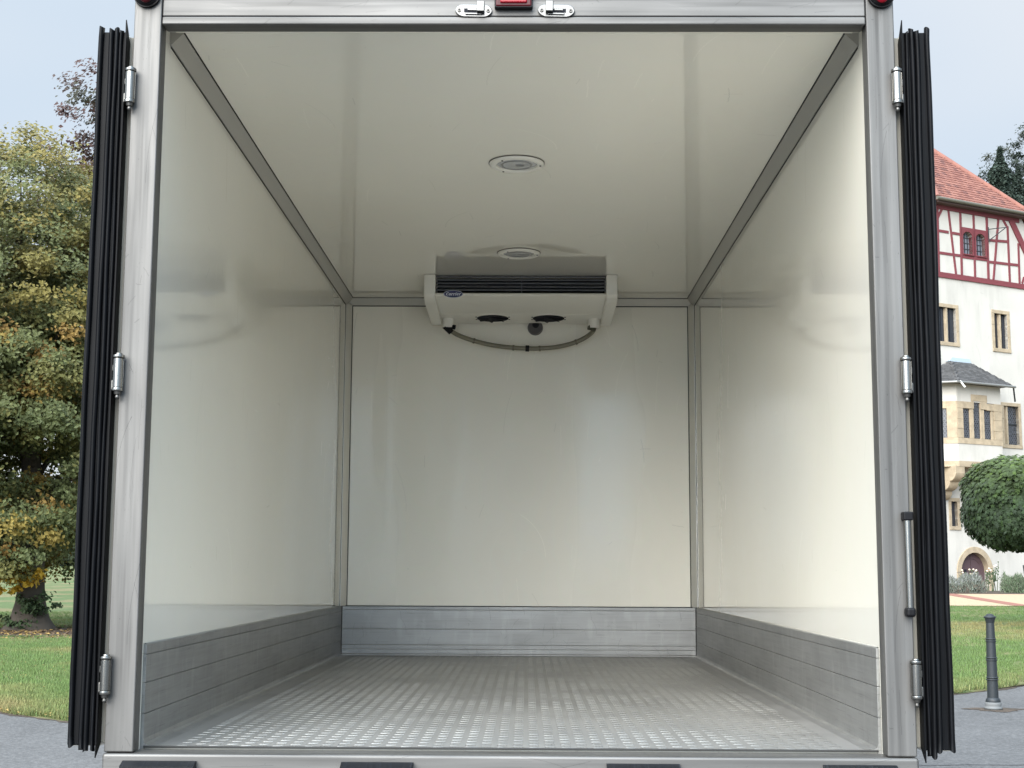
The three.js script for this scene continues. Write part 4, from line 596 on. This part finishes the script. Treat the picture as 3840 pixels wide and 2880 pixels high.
{
  const t = mk('rose_bush', 'thin rose bush with pale blooms between the hedge and the rounded bush', 'rose bush'), r = rng(611), list = [], fl = [];
  for (let i = 0; i < 9; i++) { const x = 15.42 + 0.4 * r(), z = -43.6 - 0.3 * r(), h = 0.5 + 0.5 * r(), tx = x + 0.35 * (r() - 0.5); mesh('stem', bar([x, 0.86, z], [tx, 0.86 + h, z], 0.014, 0.008, 5), std({ color: rgb(0.08, 0.1, 0.05), roughness: 0.8 }), t); for (let j = 0; j < 14; j++) { const k = 0.4 + 0.6 * r(); list.push([lerp(x, tx, k) + gauss(r) * 0.09, 0.86 + h * k, z + gauss(r) * 0.09, gauss(r), 0.5, 1, 0.075, r() * 6, 0.06, 0.09, 0.04]); } fl.push([tx, 0.9 + h, z + 0.03]); }
  leaves(t, 'leaves', 'oval', list);
  for (const p of fl.slice(0, 5)) { const b = new THREE.DodecahedronGeometry(0.035, 1); b.translate(...p); mesh('bloom', b, std({ color: rgb(0.7, 0.55, 0.45), roughness: 0.9 }), t); }
}
{
  const t = mk('rose_bush', 'low rose bush with cream blooms just behind the lavender hedge at the arched door', 'rose bush'), r = rng(613), list = [];
  for (let i = 0; i < 12; i++) { const x = 14.55 + 0.75 * r(), z = -43.7 - 0.2 * r(), h = 0.5 + 0.22 * r(); mesh('stem', bar([x, 0.86, z], [x + 0.1 * (r() - 0.5), 0.86 + h, z], 0.012, 0.008, 5), std({ color: rgb(0.08, 0.1, 0.05), roughness: 0.8 }), t); for (let j = 0; j < 9; j++) list.push([x + gauss(r) * 0.09, 0.86 + h * (0.5 + 0.5 * r()), z + gauss(r) * 0.08, gauss(r), 0.5, 1, 0.08, r() * 6, 0.07, 0.09, 0.045]); const b = new THREE.DodecahedronGeometry(0.032, 1); b.translate(x, 0.88 + h, z + 0.04); mesh('bloom', b, std({ color: rgb(0.62, 0.52, 0.4), roughness: 0.9 }), t); }
  leaves(t, 'leaves', 'oval', list);
}
// ------------------------------------------------------------------ small things on the ground
{
  const b = group('bollard', null, [5.173, 0.0, -11.916]); tag(b, 'dark grey cast iron bollard with ring mouldings on the asphalt beside the lawn', 'bollard');
  const lat = (p, m, n) => mesh(n, new THREE.LatheGeometry(p.map(([r, y]) => new THREE.Vector2(r, y)), 28), m, b);
  const worn = std({ color: rgb(0.13, 0.135, 0.135), roughness: 0.7 });
  lat([[0.0, 0], [0.096, 0], [0.097, 0.022], [0.09, 0.028], [0.084, 0.042], [0.087, 0.05], [0.087, 0.075], [0.078, 0.082]], worn, 'foot');
  lat([[0.078, 0.08], [0.08, 0.1], [0.072, 0.118], [0.06, 0.13]], M.iron, 'plinth');
  lat([[0.06, 0.128], [0.0575, 0.325], [0.0535, 0.545], [0.0495, 0.755], [0.043, 0.94], [0.043, 0.945]], M.iron, 'shaft');
  for (const [y, r] of [[0.335, 0.0575], [0.548, 0.0535], [0.753, 0.0495]]) for (const o of [-0.012, 0.012]) { const t = new THREE.TorusGeometry(r + 0.002, 0.008, 8, 28); t.rotateX(Math.PI / 2); t.translate(0, y + o, 0); mesh('ring', t, M.iron, b); }
  lat([[0.043, 0.94], [0.047, 0.95], [0.055, 0.985], [0.06, 0.993], [0.066, 0.998], [0.066, 1.006], [0.057, 1.014], [0.045, 1.017], [0.04, 1.028], [0.026, 1.037], [0.0005, 1.041]], M.iron, 'cap');
}
{ // the dirt ring at its foot and the seam in the road
  const s = new THREE.Shape(); for (let i = 0; i <= 40; i++) { const a = i / 40 * 6.2832, r = 0.22 + 0.05 * Math.sin(a * 3) + 0.03 * Math.sin(a * 7); i ? s.lineTo(r * 1.3 * Math.cos(a), r * Math.sin(a)) : s.moveTo(r * 1.3, 0); }
  const g = new THREE.ShapeGeometry(s); g.rotateX(-Math.PI / 2); g.translate(5.19, 0.004, -11.9); struct('dirt_patch', uvm(g), M.soil);
  const seam = new THREE.PlaneGeometry(9, 0.02, 60, 1); seam.rotateX(-Math.PI / 2); const p = seam.attributes.position; for (let i = 0; i < p.count; i++) p.setXYZ(i, p.getX(i) + 6.5, 0.004, p.getZ(i) - 7.4 + 0.03 * Math.sin(p.getX(i) * 3.1) + 0.02 * Math.sin(p.getX(i) * 11)); struct('road_seam', uvm(seam), std({ color: rgb(0.05, 0.05, 0.052), roughness: 1 }));
  const t = new THREE.Shape(); for (let i = 0; i <= 60; i++) { const a = i / 60 * 6.2832, r = 1 + 0.06 * Math.sin(a * 5) + 0.05 * Math.sin(a * 9 + 1); i ? t.lineTo(2.7 * r * Math.cos(a), 2.1 * r * Math.sin(a)) : t.moveTo(2.7, 0); }
  const q = new THREE.ShapeGeometry(t); q.rotateX(-Math.PI / 2); q.translate(-11.5, 0.052, -28.4); struct('bare_soil', uvm(q), M.soil);
}
{ // soil washed out along the edge of the lawn
  const v = [], id = [], r = rng(691), n = 260; for (let i = 0; i <= n; i++) { const x = lerp(-14, 12, i / n), z = edgeZ(x), w = 0.05 + 0.1 * r(); v.push(x, 0.004, z + w, x, 0.004, z - 0.1); if (i < n) id.push(i * 2, i * 2 + 2, i * 2 + 1, i * 2 + 1, i * 2 + 2, i * 2 + 3); }
  const g = new THREE.BufferGeometry(); g.setAttribute('position', new THREE.Float32BufferAttribute(v, 3)); g.setIndex(id); g.computeVertexNormals(); struct('lawn_edge_soil', uvm(g), M.soil);
}
{ // fallen leaves, grass
  const r = rng(701), list = [];
  for (let i = 0; i < 2600; i++) { const a = r() * 6.283, k = Math.pow(r(), 0.6) * 3.6, x = -11.6 + k * Math.cos(a) * 1.1, z = -28.3 + k * Math.sin(a) * 0.9, c = r() < 0.35 ? [0.3, 0.2, 0.06] : [0.14, 0.09, 0.055]; list.push([x, ground(x, z) + 0.06, z, gauss(r) * 0.4, 1, gauss(r) * 0.4, 0.09, r() * 6.3, ...c]); }
  for (let i = 0; i < 1500; i++) { const x = -13 + 9 * r(), z = Math.min(edgeZ(x) + 0.1, -10.2) - Math.pow(r(), 1.6) * 14; list.push([x, ground(x, z) + 0.045, z, gauss(r) * 0.4, 1, gauss(r) * 0.4, 0.05, r() * 6.3, 0.3, 0.2, 0.06]); }
  const im = leaves(scene, 'fallen_leaves', 'oval', list, needleM); im.userData.label = 'brown and yellow fallen leaves on the grass';
  const bl = []; for (let k = 0; k < 5; k++) { const a = k * 1.257 + 0.3, lx = Math.cos(a) * 0.35, lz = Math.sin(a) * 0.35, px = -Math.sin(a) * 0.06, pz = Math.cos(a) * 0.06, ox = lx * 0.5, oz = lz * 0.5; bl.push(ox - px, 0, oz - pz, ox + px, 0, oz + pz, ox + lx, 0.95 + 0.1 * (k % 3), oz + lz); }
  const tg = new THREE.BufferGeometry(); tg.setAttribute('position', new THREE.Float32BufferAttribute(bl, 3)); tg.computeVertexNormals();
  const rows = []; const dry = (x, z) => sm(0.45, 0.7, fbm((x + 40) / 80, (-z) / 80, 26, 26, 4, 703));
  const put = (x, z) => { const e = edgeZ(x); if (z > e + 0.03) return; if (x < -8 && Math.hypot((x + 11.5) / 2.6, (z + 28.4) / 2.0) < 1) return; if (x > 4 && z < -34.9) return; rows.push([x, z, sm(1.6, 0, e - z)]); };
  for (let i = 0; i < 90000; i++) { const s = 9.5 + 29 * Math.pow(r(), 1.5), zd = s + 3.9; const x = r() < 0.5 ? 0.045 + zd * lerp(-0.45, -0.27, r()) : 0.045 + zd * lerp(0.26, 0.45, r()); put(x, -s); }
  const im2 = new THREE.InstancedMesh(tg, std({ color: rgb(1, 1, 1), roughness: 0.8, side: THREE.DoubleSide }), rows.length), m = new THREE.Matrix4(), q = new THREE.Quaternion(), col = new THREE.Color();
  rows.forEach(([x, z, e], i) => { const h = (0.035 + 0.04 * r()) * (1 + 0.25 * r()), w = 0.075 + 0.03 * r(); q.setFromAxisAngle(V(0, 1, 0), r() * 6.3); m.compose(V(x, ground(x, z) + 0.012, z), q, V(w, h, w)); im2.setMatrixAt(i, m); const d = Math.min(1, dry(x, z) * 0.75 + e * 0.55 * r()), k = 0.7 + 0.6 * r(); col.setRGB(lerp(0.09, 0.23, d) * k, lerp(0.145, 0.19, d) * k, lerp(0.038, 0.08, d) * k); im2.setColorAt(i, col); });
  im2.name = 'grass'; im2.userData.kind = 'stuff'; im2.userData.label = 'short mown grass of the lawns'; scene.add(im2);
}
{ const p = group('iron_post', null, [16.12, 0.8, -42.0]); tag(p, 'dark slanted iron post at the right edge of the planting bed', 'post'); mesh('rod', bar([0.06, -0.05, 0], [-0.04, 0.92, 0], 0.035, 0.03, 8), M.iron, p); mesh('arm', bar([-0.06, 0.9, 0], [0.25, 1.0, 0], 0.03, 0.03, 8), M.iron, p); }
scene.traverse((o) => { if (o.isMesh) { o.castShadow = true; o.receiveShadow = true; } });
renderer.render(scene, camera);
